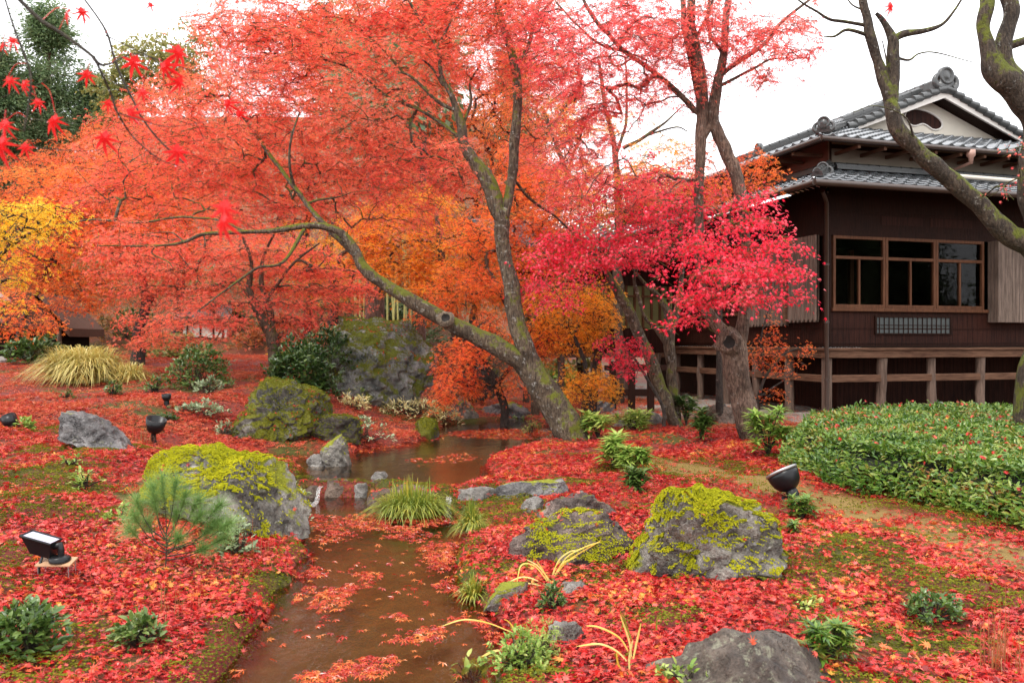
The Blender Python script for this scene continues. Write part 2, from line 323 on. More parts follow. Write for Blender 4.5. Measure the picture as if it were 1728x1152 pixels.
# ------------------------------------------------------------------ terrain
def unproj(pts, z): return np.array([[(a-864)/F*((EYE-z)*F/(b-HZ)), (EYE-z)*F/(b-HZ)] for a, b in pts])
ZL, ZU = 0.0, 0.13
LOW = unproj([(330,1230),(378,1152),(432,1085),(452,1040),(480,1000),(528,945),(522,905),(512,870),(508,842),(560,840),(620,842),(760,868),(775,890),(768,930),(752,965),(772,1000),(815,1030),(838,1075),(834,1120),(812,1152),(790,1230)], ZL)
UPP = unproj([(440,778),(520,786),(505,812),(560,812),(625,812),(680,815),(760,825),(825,808),(812,790),(812,776),(860,762),(905,748),(945,738),(975,726),(960,716),(900,722),(880,706),(820,712),(760,716),(742,724),(742,738),(700,746),(620,756),(600,766),(560,764),(470,768)], ZU)
def sdf(P, poly):
    d = np.full(len(P), 1e9); inside = np.zeros(len(P), bool); n = len(poly)
    for i in range(n):
        a, b = poly[i], poly[(i+1) % n]; e = b-a; wv = P-a
        h = np.clip((wv@e)/(e@e), 0, 1); d = np.minimum(d, np.linalg.norm(wv-h[:, None]*e, axis=1))
        c = (a[1] <= P[:, 1]) != (b[1] <= P[:, 1])
        with np.errstate(divide='ignore', invalid='ignore'): xi = a[0]+(P[:, 1]-a[1])/(b[1]-a[1])*e[0]
        inside ^= c & (P[:, 0] < xi)
    return np.where(inside, -d, d)
def terrain(x, y, full=False):
    P = np.stack([x, y], -1); s1 = sdf(P, LOW); s2 = sdf(P, UPP); sm = np.minimum(s1, s2)
    wob = .055*vnoise(np.stack([x*5, y*5, x*0], -1))
    left = sstep(-.3, -5.0, x)
    b = .20+.02*sstep(6, 16, y)*8*.5*sstep(0, 4, x)
    b = b+.068*np.clip(y-4.5, 0, 16)*left*sstep(-.1, 2.6, sm)
    b = b+.10*sstep(-2.0, -4.5, x)*sstep(9, 4, y)
    b = b+.05*fbm(np.stack([x*.9, y*.9, x*0+5], -1), 3)*sstep(0, .8, sm)*sstep(30, 15, y)
    b = b+.022*fbm(np.stack([x*6, y*6, x*0+2], -1), 2)*sstep(.05, .3, sm)*sstep(20, 10, y)
    b = b+np.clip(y-27, 0, 60)*.40*sstep(9, -3, x)
    b = .07+(b-.07)*(.12+.88*sstep(.0, 1.1, s1))
    b = np.maximum(b, .20*sstep(1.0, .2, s2)*sstep(-.02, .12, s2)*sstep(.0, .1, s1)); f2 = sstep(-.05, .22, s2+wob); b = np.where(f2 < 1, (-.02)*(1-f2)+b*f2, b)
    f1 = sstep(-.06, .16, s1+wob); b = (-.15+.02*vnoise(np.stack([x*3, y*3, x*0], -1)))*(1-f1)+b*f1
    return (b, s1, s2) if full else b
def T1(x, y): return float(terrain(np.array([x], float), np.array([y], float))[0])
_Y = np.concatenate([np.arange(2.4, 14, .02), np.arange(14, 60, .06)])
def G(px, py):
    x = (px-864)/F*_Y; z = EYE-(py-HZ)/F*_Y; h = terrain(x, _Y); k = np.argmax(z <= h)
    return np.array([x[k], _Y[k], h[k]])
gx = np.concatenate([-8-np.geomspace(110, .08, 60), np.arange(-8, 8, .065), 8+np.geomspace(.08, 110, 60)])
gy = np.concatenate([np.linspace(-40, 2.2, 12), np.arange(2.4, 17, .065), 17+np.geomspace(.08, 150, 70)])
X, Yg = np.meshgrid(gx, gy); xs, ys = X.ravel(), Yg.ravel()
Z, S1, S2 = terrain(xs, ys, True)
PATHL = np.array([G(p, q)[:2] for p, q in ((1760,950),(1640,915),(1540,890),(1450,868),(1390,848),(1330,835),(1250,808),(1180,795),(1120,780))])
def dline(P, L):
    d = np.full(len(P), 1e9)
    for a, b in zip(L[:-1], L[1:]):
        e = b-a; h = np.clip(((P-a)@e)/(e@e), 0, 1); d = np.minimum(d, np.linalg.norm(P-a-h[:, None]*e, axis=1))
    return d
def pathmask(x, y): return sstep(.44, .10, dline(np.stack([x, y], -1), PATHL)+.25*fbm(np.stack([x*2.2, y*2.2, x*0], -1), 3))
mb = MB(); nx, ny = len(gx), len(gy)
I = (np.arange(ny-1)[:, None]*nx+np.arange(nx-1)[None]).ravel()
mb.add(np.stack([xs, ys, Z], -1), np.stack([I, I+1, I+nx+1, I+nx], -1))
m, t, out = newmat('garden ground'); pos = gpos(t)
a1 = N(t, 'ShaderNodeAttribute', attribute_name='bed').outputs['Fac']; a2 = N(t, 'ShaderNodeAttribute', attribute_name='path').outputs['Fac']; a3 = N(t, 'ShaderNodeAttribute', attribute_name='gravel').outputs['Fac']
n1 = noise(t, 1.1, 5, pos); n2 = noise(t, 30, 4, pos, .7); n3 = noise(t, 5, 5, pos)
litter = ramp(t, [(.3, (.045,.014,.008)), (.5, (.15,.02,.012)), (.7, (.26,.045,.02))], n2).outputs[0]
mossc = ramp(t, [(.3, (.03,.032,.006)), (.7, (.10,.09,.010))], n2).outputs[0]
c = mixc(t, ramp(t, [(.47, (0,0,0)), (.6, (1,1,1))], n1).outputs[0], litter, mossc)
pc = mixc(t, n3, (.16,.115,.02), (.30,.17,.06)); pc = mixc(t, math_(t, 'MULTIPLY', n2, .6), pc, (.12,.09,.02))
c = mixc(t, N(t, 'ShaderNodeAttribute', attribute_name='wood').outputs['Fac'], c, ramp(t, [(.35, (.05,.05,.015)), (.5, (.16,.075,.025)), (.65, (.22,.06,.03))], noise(t, .8, 6, pos, .7)).outputs[0]); c = mixc(t, a2, c, pc)
gv = N(t, 'ShaderNodeTexVoronoi'); gv.inputs['Scale'].default_value = 16; t.links.new(pos, gv.inputs['Vector'])
gc = mixc(t, n2, (.10,.075,.06), (.30,.24,.20)); gc = mixc(t, math_(t, 'MULTIPLY', gv.outputs['Distance'], .9), (.34,.28,.24), gc)
c = mixc(t, a3, c, gc)
mud = ramp(t, [(.25, (.07,.045,.022)), (.6, (.16,.105,.055)), (.8, (.25,.175,.10))], math_(t, 'ADD', math_(t, 'MULTIPLY', n3, .6), math_(t, 'MULTIPLY', n2, .4))).outputs[0]
c = mixc(t, a1, c, mud)
principled(t, out, c, .75, .3, n2, .8, .03); M['ground'] = m
gr = mb.build('ground', m, smooth=True); gr['kind'] = 'structure'
def attr(o, name, v):
    a = o.data.attributes.new(name, 'FLOAT', 'POINT'); a.data.foreach_set('value', np.asarray(v, np.float32))
attr(gr, 'bed', np.maximum(sstep(.03, -.06, S1), sstep(.03, -.06, S2))); attr(gr, 'path', pathmask(xs, ys)); attr(gr, 'wood', sstep(25, 31, ys)*sstep(9, 4, xs))
BA = R(16.5); BO = np.array([6.07, 16.0]); BU = np.array([math.cos(BA), math.sin(BA)]); BV = np.array([-math.sin(BA), math.cos(BA)])
def gravelmask(x, y):
    P = np.stack([x, y], -1)-BO; u, v = P@BU, P@BV
    return sstep(-1.3, -.7, u+.3*vnoise(np.stack([x*2, y*2, x*0], -1)))*sstep(-1.3, -.8, v+.3*vnoise(np.stack([x*2, y*2, x*0+4], -1)))*sstep(12, 10, v)
attr(gr, 'gravel', np.maximum(gravelmask(xs, ys), sstep(1.6, .8, np.hypot(xs-3.2, (ys-18.0)/1.5)+.3*vnoise(np.stack([xs*2, ys*2, xs*0], -1)))))
# water
m, t, out = newmat('stream water'); pos = gpos(t)
mp = N(t, 'ShaderNodeMapping'); mp.inputs['Scale'].default_value = (5, 3.2, 5); t.links.new(pos, mp.inputs[0])
wn = math_(t, 'ADD', noise(t, 1.3, 3, mp.outputs[0]), math_(t, 'MULTIPLY', noise(t, 6, 2, mp.outputs[0]), .25))
b = N(t, 'ShaderNodeBump'); b.inputs['Strength'].default_value = .28; b.inputs['Distance'].default_value = .03; t.links.new(wn, b.inputs['Height'])
fr = N(t, 'ShaderNodeFresnel'); fr.inputs[0].default_value = 1.33; t.links.new(b.outputs[0], fr.inputs['Normal'])
tp = N(t, 'ShaderNodeBsdfTransparent'); tp.inputs[0].default_value = (.80,.66,.50,1)
gl = N(t, 'ShaderNodeBsdfGlossy'); gl.inputs['Roughness'].default_value = .07; gl.inputs[0].default_value = (1,1,1,1); t.links.new(b.outputs[0], gl.inputs['Normal'])
ms = N(t, 'ShaderNodeMixShader'); t.links.new(fr.outputs[0], ms.inputs[0]); t.links.new(tp.outputs[0], ms.inputs[1]); t.links.new(gl.outputs[0], ms.inputs[2]); t.links.new(ms.outputs[0], out.inputs[0])
M['water'] = m
def sheet(name, z, which, grow):
    lo = (LOW if which == 1 else UPP).min(0)-.5; hi = (LOW if which == 1 else UPP).max(0)+.5; st = .08
    ax = np.arange(lo[0], hi[0], st); ay = np.arange(lo[1], hi[1], st); AX, AY = np.meshgrid(ax, ay)
    P = np.stack([AX.ravel(), AY.ravel()], -1); d = sdf(P, LOW if which == 1 else UPP); n_ = len(ax)
    i = (np.arange(len(ay)-1)[:, None]*n_+np.arange(n_-1)[None]).ravel(); Fq = np.stack([i, i+1, i+n_+1, i+n_], -1)
    k = (d[Fq] < grow).all(1); Fq = Fq[k]; u_, inv = np.unique(Fq, return_inverse=True)
    b_ = MB(); b_.add(np.column_stack([P[u_], np.full(len(u_), z)]), inv.reshape(-1, 4)); o = b_.build(name, M['water'], smooth=True); o['kind'] = 'structure'
sheet('stream_water', ZL, 1, .16); sheet('pool_water', ZU, 2, .14)
# two little falls over the sill between pool and stream
m, t, out = newmat('white water'); n1 = noise(t, 3, 4, coords(t, (30, 30, 4)))
p = principled(t, None, mixc(t, n1, (.30,.26,.22), (.78,.78,.77)), .25)
tpb = N(t, 'ShaderNodeBsdfTransparent'); ms = N(t, 'ShaderNodeMixShader'); t.links.new(ramp(t, [(.35,(.05,.05,.05)),(.75,(.8,.8,.8))], n1).outputs[0], ms.inputs[0])
t.links.new(tpb.outputs[0], ms.inputs[1]); t.links.new(p.outputs[0], ms.inputs[2]); t.links.new(ms.outputs[0], out.inputs[0]); M['foam'] = m
for i, (px, wpx) in enumerate(((537, 7), (757, 9))):
    Y = (EYE-ZL)*F/(846 - HZ + (18 if i == 1 else 0)); x0 = (px-864)/F*Y; wd = wpx/F*Y
    b_ = MB(); prof = [(.16, ZU+.012), (.06, ZU+.008), (.0, ZU-.02), (-.05, .05), (-.09, .012), (-.2, .006), (-.3, .004)]
    V = [(x0+s*wd*(1+.25*max(0, j-3)), Y-a*-1, z) for j, (a, z) in enumerate(prof) for s in np.linspace(-.5, .5, 7)]
    V = np.array(V)+rng.normal(size=(len(V), 3))*.004
    b_.add(V, [(7*j+k, 7*j+k+1, 7*j+k+8, 7*j+k+7) for j in range(6) for k in range(6)])
    o = b_.build('cascade_water', M['foam'], smooth=True); o['kind'] = 'structure'

# ------------------------------------------------------------------ rocks
ROCKSURF = []      # (points, normals) tops of rocks, for leaves lying on them
def ico(level):
    import bmesh
    bm = bmesh.new(); bmesh.ops.create_icosphere(bm, subdivisions=level, radius=1); bm.verts.ensure_lookup_table()
    V = np.array([v.co[:] for v in bm.verts]); Fc = np.array([[v.index for v in f.verts] for f in bm.faces]); bm.free(); return V, Fc
ICO = {l: ico(l) for l in (4, 5, 6)}
def rock(poly, base, label, mat, thick=.75, rough=.06, facets=7, level=5, moss=0, mossmat='moss', mossup=.35, leaves=0, name='rock', seed=None, z0=None, sink=.25, cat='rock', strata=0):
    global rng
    rs = np.random.default_rng(seed if seed is not None else int(poly[0][0]*7+poly[0][1]))
    P = np.array(poly, float); cx, cy = (P.min(0)+P.max(0))/2; wpx = np.ptp(P[:, 0])
    g = G(cx, base)
    if z0 is not None: Yb = (EYE-z0)*F/(base-HZ); g = np.array([(cx-864)/F*Yb, Yb, z0])
    D = wpx/F*g[1]*thick/2; Yc = g[1]+D*.75
    c = at(cx, cy, Yc); Q = (P-[cx, cy])/F*Yc; Q[:, 1] *= -1
    lowm = Q[:, 1] < 0; Q[lowm, 1] *= 1+sink
    V, Fc = ICO[level]; th = np.arctan2(V[:, 2], V[:, 0])
    # radial outline
    Qn = np.vstack([Q, Q[:1]]); rad = np.zeros(len(V))
    dx, dz = np.cos(th), np.sin(th)
    for a, b in zip(Qn[:-1], Qn[1:]):
        e = b-a; den = dx*e[1]-dz*e[0]; den = np.where(np.abs(den) < 1e-9, 1e-9, den)
        tt = (a[0]*e[1]-a[1]*e[0])/den; ss = (a[0]*dz-a[1]*dx)/den
        ok = (tt > 0) & (ss >= -1e-6) & (ss <= 1+1e-6); rad = np.where(ok, np.maximum(rad, tt), rad)
    pl = (np.clip(1-np.abs(V[:, 1])**2.8, 0, 1))**(1/2.4)
    W = np.stack([dx*rad*pl, np.sign(V[:, 1])*np.abs(V[:, 1])**.85*D, dz*rad*pl], -1)
    sz = max(np.ptp(Q[:, 0]), np.ptp(Q[:, 1]))/2
    for _ in range(facets):
        nn = nrm(rs.normal(size=3)*[1, 1.2, .8]); nn[1] = -abs(nn[1]) if rs.random() < .8 else nn[1]; nn[2] = abs(nn[2])*.9-.12; nn = nrm(nn)
        pr = W@nn; lim = np.quantile(pr, rs.uniform(.74, .92)); W = W-np.maximum(pr-lim, 0)[:, None]*nn*.97
    off = rs.random(3)*20; nd = nrm(W)
    q = W/sz
    dsp = fbm(q*1.6+off, 5)*.6+.5*(np.abs(fbm(q*3+off, 3))-.4)
    if strata: dsp = dsp+strata*np.abs(vnoise(np.stack([q[:, 0]*3+q[:, 2]*5, q[:, 1]*2, q[:, 2]*9-q[:, 0]*5], -1)+off))
    rdg = .5-np.abs(vnoise(q*[4.5, 4.5, 6.5]+off+3)); dsp = dsp+.55*(rdg-.3)*sstep(-.3, .4, vnoise(q*2+off)); dsp2 = fbm(q*9+off, 3)*.30
    W = W+nd*((dsp+dsp2*1.5)*rough*sz*1.9)[:, None]
    for ax_, q_ in ((0, Q[:, 0]), (2, Q[:, 1])):
        lo, hi = W[:, ax_].min(), W[:, ax_].max(); W[:, ax_] = q_.min()+(W[:, ax_]-lo)*(np.ptp(q_)/(hi-lo))
    tr = thing(name, label, cat, (c[0], c[1], g[2])) if moss else None
    wv = W+c; mb = MB(); mb.add(wv, Fc)
    o = mb.build('stone' if moss else name, mat, tr, (c[0], c[1], g[2]), True)
    if not moss: tag(o, label, cat)
    # surface samples
    tv = wv[Fc]; fn = np.cross(tv[:, 1]-tv[:, 0], tv[:, 2]-tv[:, 0]); ar = np.linalg.norm(fn, axis=1); fn = nrm(fn)
    def sample(n, wgt):
        pr = ar*wgt
        if pr.sum() <= 0: return np.zeros((0, 3)), np.zeros((0, 3))
        k = rs.choice(len(Fc), n, p=pr/pr.sum()); r = rs.dirichlet((1, 1, 1), n)
        return np.einsum('nk,nkj->nj', r, tv[k]), fn[k]
    if moss:
        cen = tv.mean(1); msk = sstep(mossup-.25, mossup+.2, fn[:, 2]+.55*fbm(cen*3.2/max(sz, .4)*.6+off, 3))*(fn[:, 2] > -.5)
        p, nn = sample(moss, msk); b2 = MB()
        if len(p):
            cush = .5+.5*vnoise(p*22)
            put(b2, TUFT, p+nn*(.004+.016*cush)[:, None], nrm(np.cross(nn, rdir(len(p)))), nrm(nn+.35*rdir(len(p))), rng.uniform(.5, 1.2, len(p))*min(.022, .0022*g[1]+.004))
            b2.build('moss', M[mossmat], tr, (c[0], c[1], g[2]))
    if leaves:
        p, nn = sample(leaves, sstep(.35, .8, fn[:, 2])*sstep(-.1, .3, fbm(tv.mean(1)*4, 2))); ROCKSURF.append((p, nn))
    return g
RM = dict(
 grey=rock_mat('grey rock', (.05,.044,.045), (.33,.31,.30), .3, lichen=.4),
 green=rock_mat('mossy rock', (.04,.038,.03), (.24,.22,.18), .60, (.17,.17,.014), lichen=.3, updep=.35),
 half=rock_mat('half mossy rock', (.065,.055,.046), (.46,.42,.36), .45, (.26,.27,.012), lichen=.5),
 big=rock_mat('megalith rock', (.075,.08,.075), (.38,.39,.36), .52, (.13,.15,.014), lichen=.5, updep=.3),
 slab=rock_mat('purplish brown slab', (.055,.037,.03), (.33,.25,.21), .3, (.2,.2,.012), lichen=.35),
 front=rock_mat('lichened boulder', (.05,.036,.03), (.2,.155,.12), .2, (.1,.1,.02), lichen=.65),
 pale=rock_mat('pale stone', (.16,.14,.12), (.42,.39,.35), .1, lichen=.3),
 wet=rock_mat('wet dark stone', (.025,.02,.016), (.11,.085,.065), .3, (.12,.12,.012), lichen=.2),
 brown=rock_mat('brown stone', (.09,.055,.038), (.27,.19,.14), .05, lichen=.15))
rock([(246,800),(250,776),(262,764),(300,760),(335,757),(370,766),(410,771),(445,782),(472,797),(490,822),(503,850),(512,880),(498,900),(462,893),(430,880),(385,870),(320,862),(262,845)], 897, 'big grey boulder with bright moss running over its crest at left stream bank', RM['half'], .8, .06, 5, 6, 22000, 'moss', .66, 40, strata=.15)
rock([(99,716),(108,700),(130,693),(152,694),(172,703),(196,722),(216,748),(238,768),(222,776),(165,750),(112,732)], 762, 'bare dark grey rock lying on the left leaf slope', RM['grey'], .6, .06, 9, 5)
rock([(372,718),(392,690),(410,655),(430,638),(470,640),(515,662),(552,690),(548,712),(505,735),(445,756),(415,748),(388,732)], 754, 'olive mossy boulder with red leaves in its hollows', RM['green'], .8, .09, 10, 6, 15000, 'moss_dark', .12, 420)
rock([(500,712),(520,702),(565,698),(598,704),(612,725),(610,748),(560,750),(518,735)], 750, 'dark mossy rock beside the olive mossy boulder', RM['wet'], .8, .07, 8, 5, 3000, 'moss_dark', .45, 30)
rock([(540,737),(556,732),(571,736),(579,752),(592,770),(591,790),(556,792),(541,772)], 788, 'upright lichen topped stone standing in the pool', RM['half'], .9, .08, 7, 5, z0=ZU)
rock([(515,778),(528,766),(544,767),(548,780),(546,791),(522,788)], 788, 'squat stone left of the upright stone in the pool', RM['pale'], .9, .08, 6, 4, z0=ZU)
rock([(520,655),(535,615),(555,590),(580,556),(602,536),(632,533),(662,540),(705,556),(732,574),(736,596),(722,650),(700,676),(640,684),(560,676),(524,670)], 688, 'huge grey green megalith behind the pool', RM['big'], .6, .06, 8, 6, 17000, 'moss_dark', .24, 260, name='boulder')
rock([(700,715),(716,704),(734,711),(741,728),(736,744),(705,744)], 743, 'small mossy rock at the tip of the pool shore', RM['green'], .9, .07, 6, 4, 2000, 'moss_dark', .2)
rock([(752,700),(760,682),(776,668),(798,678),(808,698),(800,714),(762,716)], 715, 'grey mossy stone under the drooping orange maple', RM['half'], .9, .07, 8, 5)
rock([(810,702),(822,690),(850,684),(884,677),(906,688),(912,704),(860,708)], 706, 'low dark rock at the far end of the pool', RM['grey'], .6, .07, 8, 5)
rock([(828,716),(846,705),(868,704),(880,712),(872,722),(840,724)], 722, 'flat wet stone in the rivulet behind the pool', RM['wet'], .8, .06, 5, 4)
rock([(782,655),(800,628),(822,615),(840,622),(842,652),(822,668),(790,672)], 684, 'dark upright rock in shade behind the orange maple', RM['wet'], .8, .08, 8, 5)
rock([(900,720),(915,704),(940,700),(958,712),(956,726),(910,730)], 727, 'grey stone left of the leaning trunk base', RM['grey'], .8, .07, 6, 4)
rock([(541,816),(550,811),(582,809),(594,815),(595,838),(568,842),(543,840)], 839, 'square brown stepping stone of the little weir', RM['brown'], .9, .035, 5, 5, z0=.0)
rock([(506,826),(516,818),(536,818),(541,828),(536,842),(510,842)], 840, 'reddish weir stone next to the boulder', RM['brown'], .9, .05, 6, 4, z0=.0)
rock([(594,828),(602,816),(618,814),(622,826),(616,840),(598,840)], 840, 'small pale weir stone right of the square stone', RM['pale'], .9, .07, 6, 4, z0=.0)
rock([(626,805),(634,796),(648,795),(654,803),(648,810),(630,811)], 809, 'round pale stone poking out of the pool', RM['pale'], .9, .05, 4, 4, z0=ZU)
rock([(612,850),(630,826),(680,820),(740,826),(760,842),(752,866),(690,872),(625,864)], 866, 'flat leaf strewn rock beneath the big sedge clump', RM['brown'], .7, .06, 6, 5, leaves=120, z0=0)
rock([(762,842),(780,830),(815,822),(838,826),(834,838),(800,846),(770,850)], 848, 'row of low pale sill stone right of the sedge', RM['pale'], .6, .07, 7, 4)
rock([(833,830),(848,815),(880,810),(930,809),(962,816),(955,828),(905,840),(866,846),(840,842)], 844, 'flat grey rock at the right edge of the pool', RM['grey'], .6, .045, 6, 5)
rock([(878,858),(888,846),(904,838),(918,848),(914,862),(890,866)], 864, 'small grey stone among red leaves below the flat rock', RM['pale'], .8, .07, 7, 4)
rock([(905,882),(909,860),(945,848),(984,831),(1010,842),(1042,860),(1046,882),(1000,898),(930,900)], 893, 'dark rugged rock just behind the sloping slab', RM['slab'], .7, .09, 9, 5, leaves=20)
rock([(848,948),(880,920),(915,893),(952,866),(985,862),(1040,876),(1072,888),(1066,908),(1010,935),(935,960),(865,960)], 956, 'sloping purplish slab rock with mossy ridge', RM['slab'], .6, .05, 9, 6, 3500, 'moss', .72, 25, strata=.5)
rock([(1056,962),(1060,925),(1088,898),(1094,848),(1122,831),(1165,822),(1228,828),(1290,850),(1318,882),(1334,930),(1300,946),(1240,958),(1180,976),(1108,998),(1068,990)], 985, 'large boulder capped with thick yellow green moss on the right bank', RM['half'], .75, .075, 5, 6, 42000, 'moss', .58, 26, strata=.3, seed=5)
rock([(1060,1165),(1110,1125),(1150,1096),(1200,1081),(1238,1084),(1272,1076),(1312,1106),(1380,1121),(1450,1158),(1420,1230),(1250,1260),(1090,1230)], 1225, 'lichen spotted brown boulder at the bottom edge of the photo', RM['front'], .7, .045, 8, 6, leaves=14, sink=.1)
rock([(815,1020),(830,1000),(850,985),(892,984),(885,1003),(850,1024)], 1020, 'pale stone by the water beside the small sedge tuft', RM['half'], .8, .06, 6, 4)
rock([(938,998),(950,984),(985,981),(1003,992),(990,1004),(955,1008)], 1004, 'flat whitish stone beside the yellow iris blades', RM['pale'], .7, .06, 5, 4)
rock([(918,1085),(925,1058),(955,1046),(985,1056),(990,1080),(960,1098)], 1092, 'pale lichened stone behind the bright green bush', RM['pale'], .8, .08, 7, 5)
rock([(1196,708),(1206,692),(1232,684),(1258,692),(1266,708),(1240,718),(1210,718)], 717, 'rounded red brown stone in front of the house stilts', RM['brown'], .9, .06, 6, 4)
rock([(1166,692),(1176,682),(1194,681),(1202,690),(1192,698),(1174,698)], 697, 'tan stone left of the red brown stone by the house', RM['pale'], .8, .06, 5, 4)
rock([(1200,690),(1210,680),(1224,681),(1228,690),(1214,695)], 694, 'little grey stone under the house edge', RM['grey'], .9, .06, 5, 4)
rock([(984,694),(992,680),(1012,674),(1034,680),(1040,694),(1015,700)], 699, 'grey stone at the foot of the low wooden railing', RM['grey'], .8, .06, 6, 4)
rock([(1030,715),(1045,700),(1085,694),(1118,698),(1130,712),(1085,720)], 719, 'broad low stone paving block beside the double trunk', RM['pale'], .5, .04, 5, 4)

# ------------------------------------------------------------------ the house
M['wood_dark'] = wood_mat('dark stained timber', (.007,.0025,.0015), (.03,.0095,.005))
M['wood_board'] = wood_mat('brown wall boards', (.009,.003,.002), (.048,.015,.009), boards=8)
M['wood_red'] = wood_mat('reddish window timber', (.06,.023,.012), (.16,.07,.036), rough=.5)
M['wood_post'] = wood_mat('weathered posts', (.04,.025,.018), (.19,.13,.10))
M['wood_rail'] = wood_mat('brown horizontal beams', (.045,.02,.012), (.17,.09,.055), sc=(2.5, 2.5, 25))
M['wood_grey'] = wood_mat('weathered grey boards', (.06,.042,.033), (.23,.17,.135), boards=11)
M['plaster'] = simple('shade toned grey beige plaster', (.20,.175,.135), .85, var=.15, sc=(2, 2, 2))  # upper wall tone darkened to include the shade it stands in
M['plaster_red'] = simple('red brown plaster', (.13,.055,.035), .85, var=.2, sc=(2, 2, 2))
M['plaster_white'] = simple('pale plaster', (.62,.57,.48), .8, var=.1, sc=(2, 2, 2))
M['white_wood'] = simple('white painted bargeboard', (.66,.62,.57), .55, var=.12, sc=(1, 1, 6))
M['tile'] = simple('wet grey roof tile', (.075,.08,.085), .1, var=.4, sc=(5, 5, 5), spec=.9, bstr=.1, coat=.6)
M['tile_dark'] = simple('ridge tile', (.055,.056,.055), .3, var=.6, sc=(12, 12, 12), spec=.5)
M['copper'] = simple('brown copper gutter', (.05,.03,.022), .4, var=.3)
M['copper_light'] = simple('pinkish copper rain head', (.38,.22,.17), .45, var=.2)
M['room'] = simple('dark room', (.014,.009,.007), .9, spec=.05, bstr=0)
M['paper'] = simple('grey frosted pane', (.085,.095,.095), .25, var=.1)
M['pane_view'] = simple('olive garden view in glass', (.17,.16,.055), .7, var=.25, sc=(3, 3, 40))  # garden green showing in the wing windows, painted as a flat olive colour
m, t, out = newmat('window glass'); tp = N(t, 'ShaderNodeBsdfTransparent'); tp.inputs[0].default_value = (.6,.6,.58,1)
gl = N(t, 'ShaderNodeBsdfGlossy'); gl.inputs['Roughness'].default_value = .02; gl.inputs[0].default_value = (.3,.3,.3,1)
lw = N(t, 'ShaderNodeFresnel'); lw.inputs[0].default_value = 1.5; ms = N(t, 'ShaderNodeMixShader')
t.links.new(lw.outputs[0], ms.inputs[0]); t.links.new(tp.outputs[0], ms.inputs[1]); t.links.new(gl.outputs[0], ms.inputs[2]); t.links.new(ms.outputs[0], out.inputs[0]); M['glass'] = m
GZ = .30
H = thing('wooden_house', 'dark timber house on stilts with grey tiled gable roof', 'house', (BO[0], BO[1], 0), BA)
def pane(name, mat, rects, parent):
    b = MB()
    for u0, z0, u1, z1, v in rects: b.add([(u0,v,z0),(u1,v,z0),(u1,v,z1),(u0,v,z1)], [(0,1,2,3)])
    return b.build(name, M[mat], parent)
def hb(name, mat, boxes, parent=H, bevel=0, org=(0, 0, 0)):
    b = MB()
    for bx in boxes: b.box(*bx)
    return b.build(name, M[mat], parent, org, False, bevel)
UW, VW, ST = 9.0, 10.0, 1.22
def stilt(u, v):
    b = MB(); rr = .085+.01*rng.random(); tube(b, [(u+rng.normal()*.01, v+rng.normal()*.01, z) for z in np.linspace(GZ-.3, 1.425, 7)], rr+rng.normal(size=7)*.004, 10)
    b.build('stilt', M['wood_post'], H, smooth=True)
for k in range(1, 8): stilt(k*ST+.06, .02)
for k in range(1, 6): stilt(.02, k*ST)
hb('corner_post', 'wood_post', [((-.07,-.07,GZ-.3),(.07,.07,1.425))], bevel=.01)
hb('floor_beam', 'wood_rail', [((-.10,-.10,1.43),(UW,.10,1.575)), ((-.10,.103,1.43),(.10,VW,1.575)), ((-.13,-.13,1.578),(UW,.12,1.63)), ((-.13,.123,1.578),(.12,VW,1.63))], bevel=.008)
hb('stilt_rail', 'wood_rail', [((.075,-.045,.96),(UW,.045,1.10)), ((-.045,.075,.96),(.045,VW,1.10))], bevel=.012)
hb('underfloor_wall', 'wood_board', [((1.2,1.25,GZ-.2),(UW,1.3,1.43)), ((1.2,1.303,GZ-.2),(1.25,VW,1.43))])
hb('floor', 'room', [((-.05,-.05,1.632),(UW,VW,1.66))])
hb('lower_wall', 'wood_board', [((.0,.0,1.662),(UW,.05,2.33)), ((.0,.053,1.662),(.05,VW,2.33))])
hb('wall_batten', 'wood_dark', [((.0,-.012,z),(UW,-.001,z+.022)) for z in (1.70, 1.99)]+[((-.012,.0,z),(-.001,VW,z+.022)) for z in (1.70, 1.99)])
hb('corner_board', 'wood_dark', [((-.03,-.03,1.632),(.08,.08,4.6))])
hb('upper_wall', 'wood_dark', [((.083,.0,3.84),(UW,.05,4.75)), ((.0,.083,3.84),(.05,VW,4.75))])
hb('lintel', 'wood_dark', [((.083,-.03,3.80),(UW,-.003,3.92)), ((-.03,.083,3.80),(-.003,VW,3.92)), ((.083,-.02,4.25),(UW,-.004,4.30))])
hb('frieze_vent', 'wood_board', [((1.25,-.008,4.05),(2.25,-.003,4.22)), ((2.45,-.008,4.05),(3.5,-.003,4.22))])
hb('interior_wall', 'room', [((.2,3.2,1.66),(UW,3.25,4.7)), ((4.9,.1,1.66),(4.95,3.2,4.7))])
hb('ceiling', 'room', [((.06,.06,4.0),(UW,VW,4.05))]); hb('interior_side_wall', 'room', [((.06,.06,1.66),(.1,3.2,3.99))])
hb('interior_post', 'wood_red', [((.42,1.4,1.66),(.52,1.5,3.82))]); hb('interior_post', 'wood_red', [((2.3,2.2,1.66),(2.4,2.3,3.82))])
hb('window_sill', 'wood_red', [((.083,-.07,2.335),(3.86,.06,2.40))], bevel=.006)
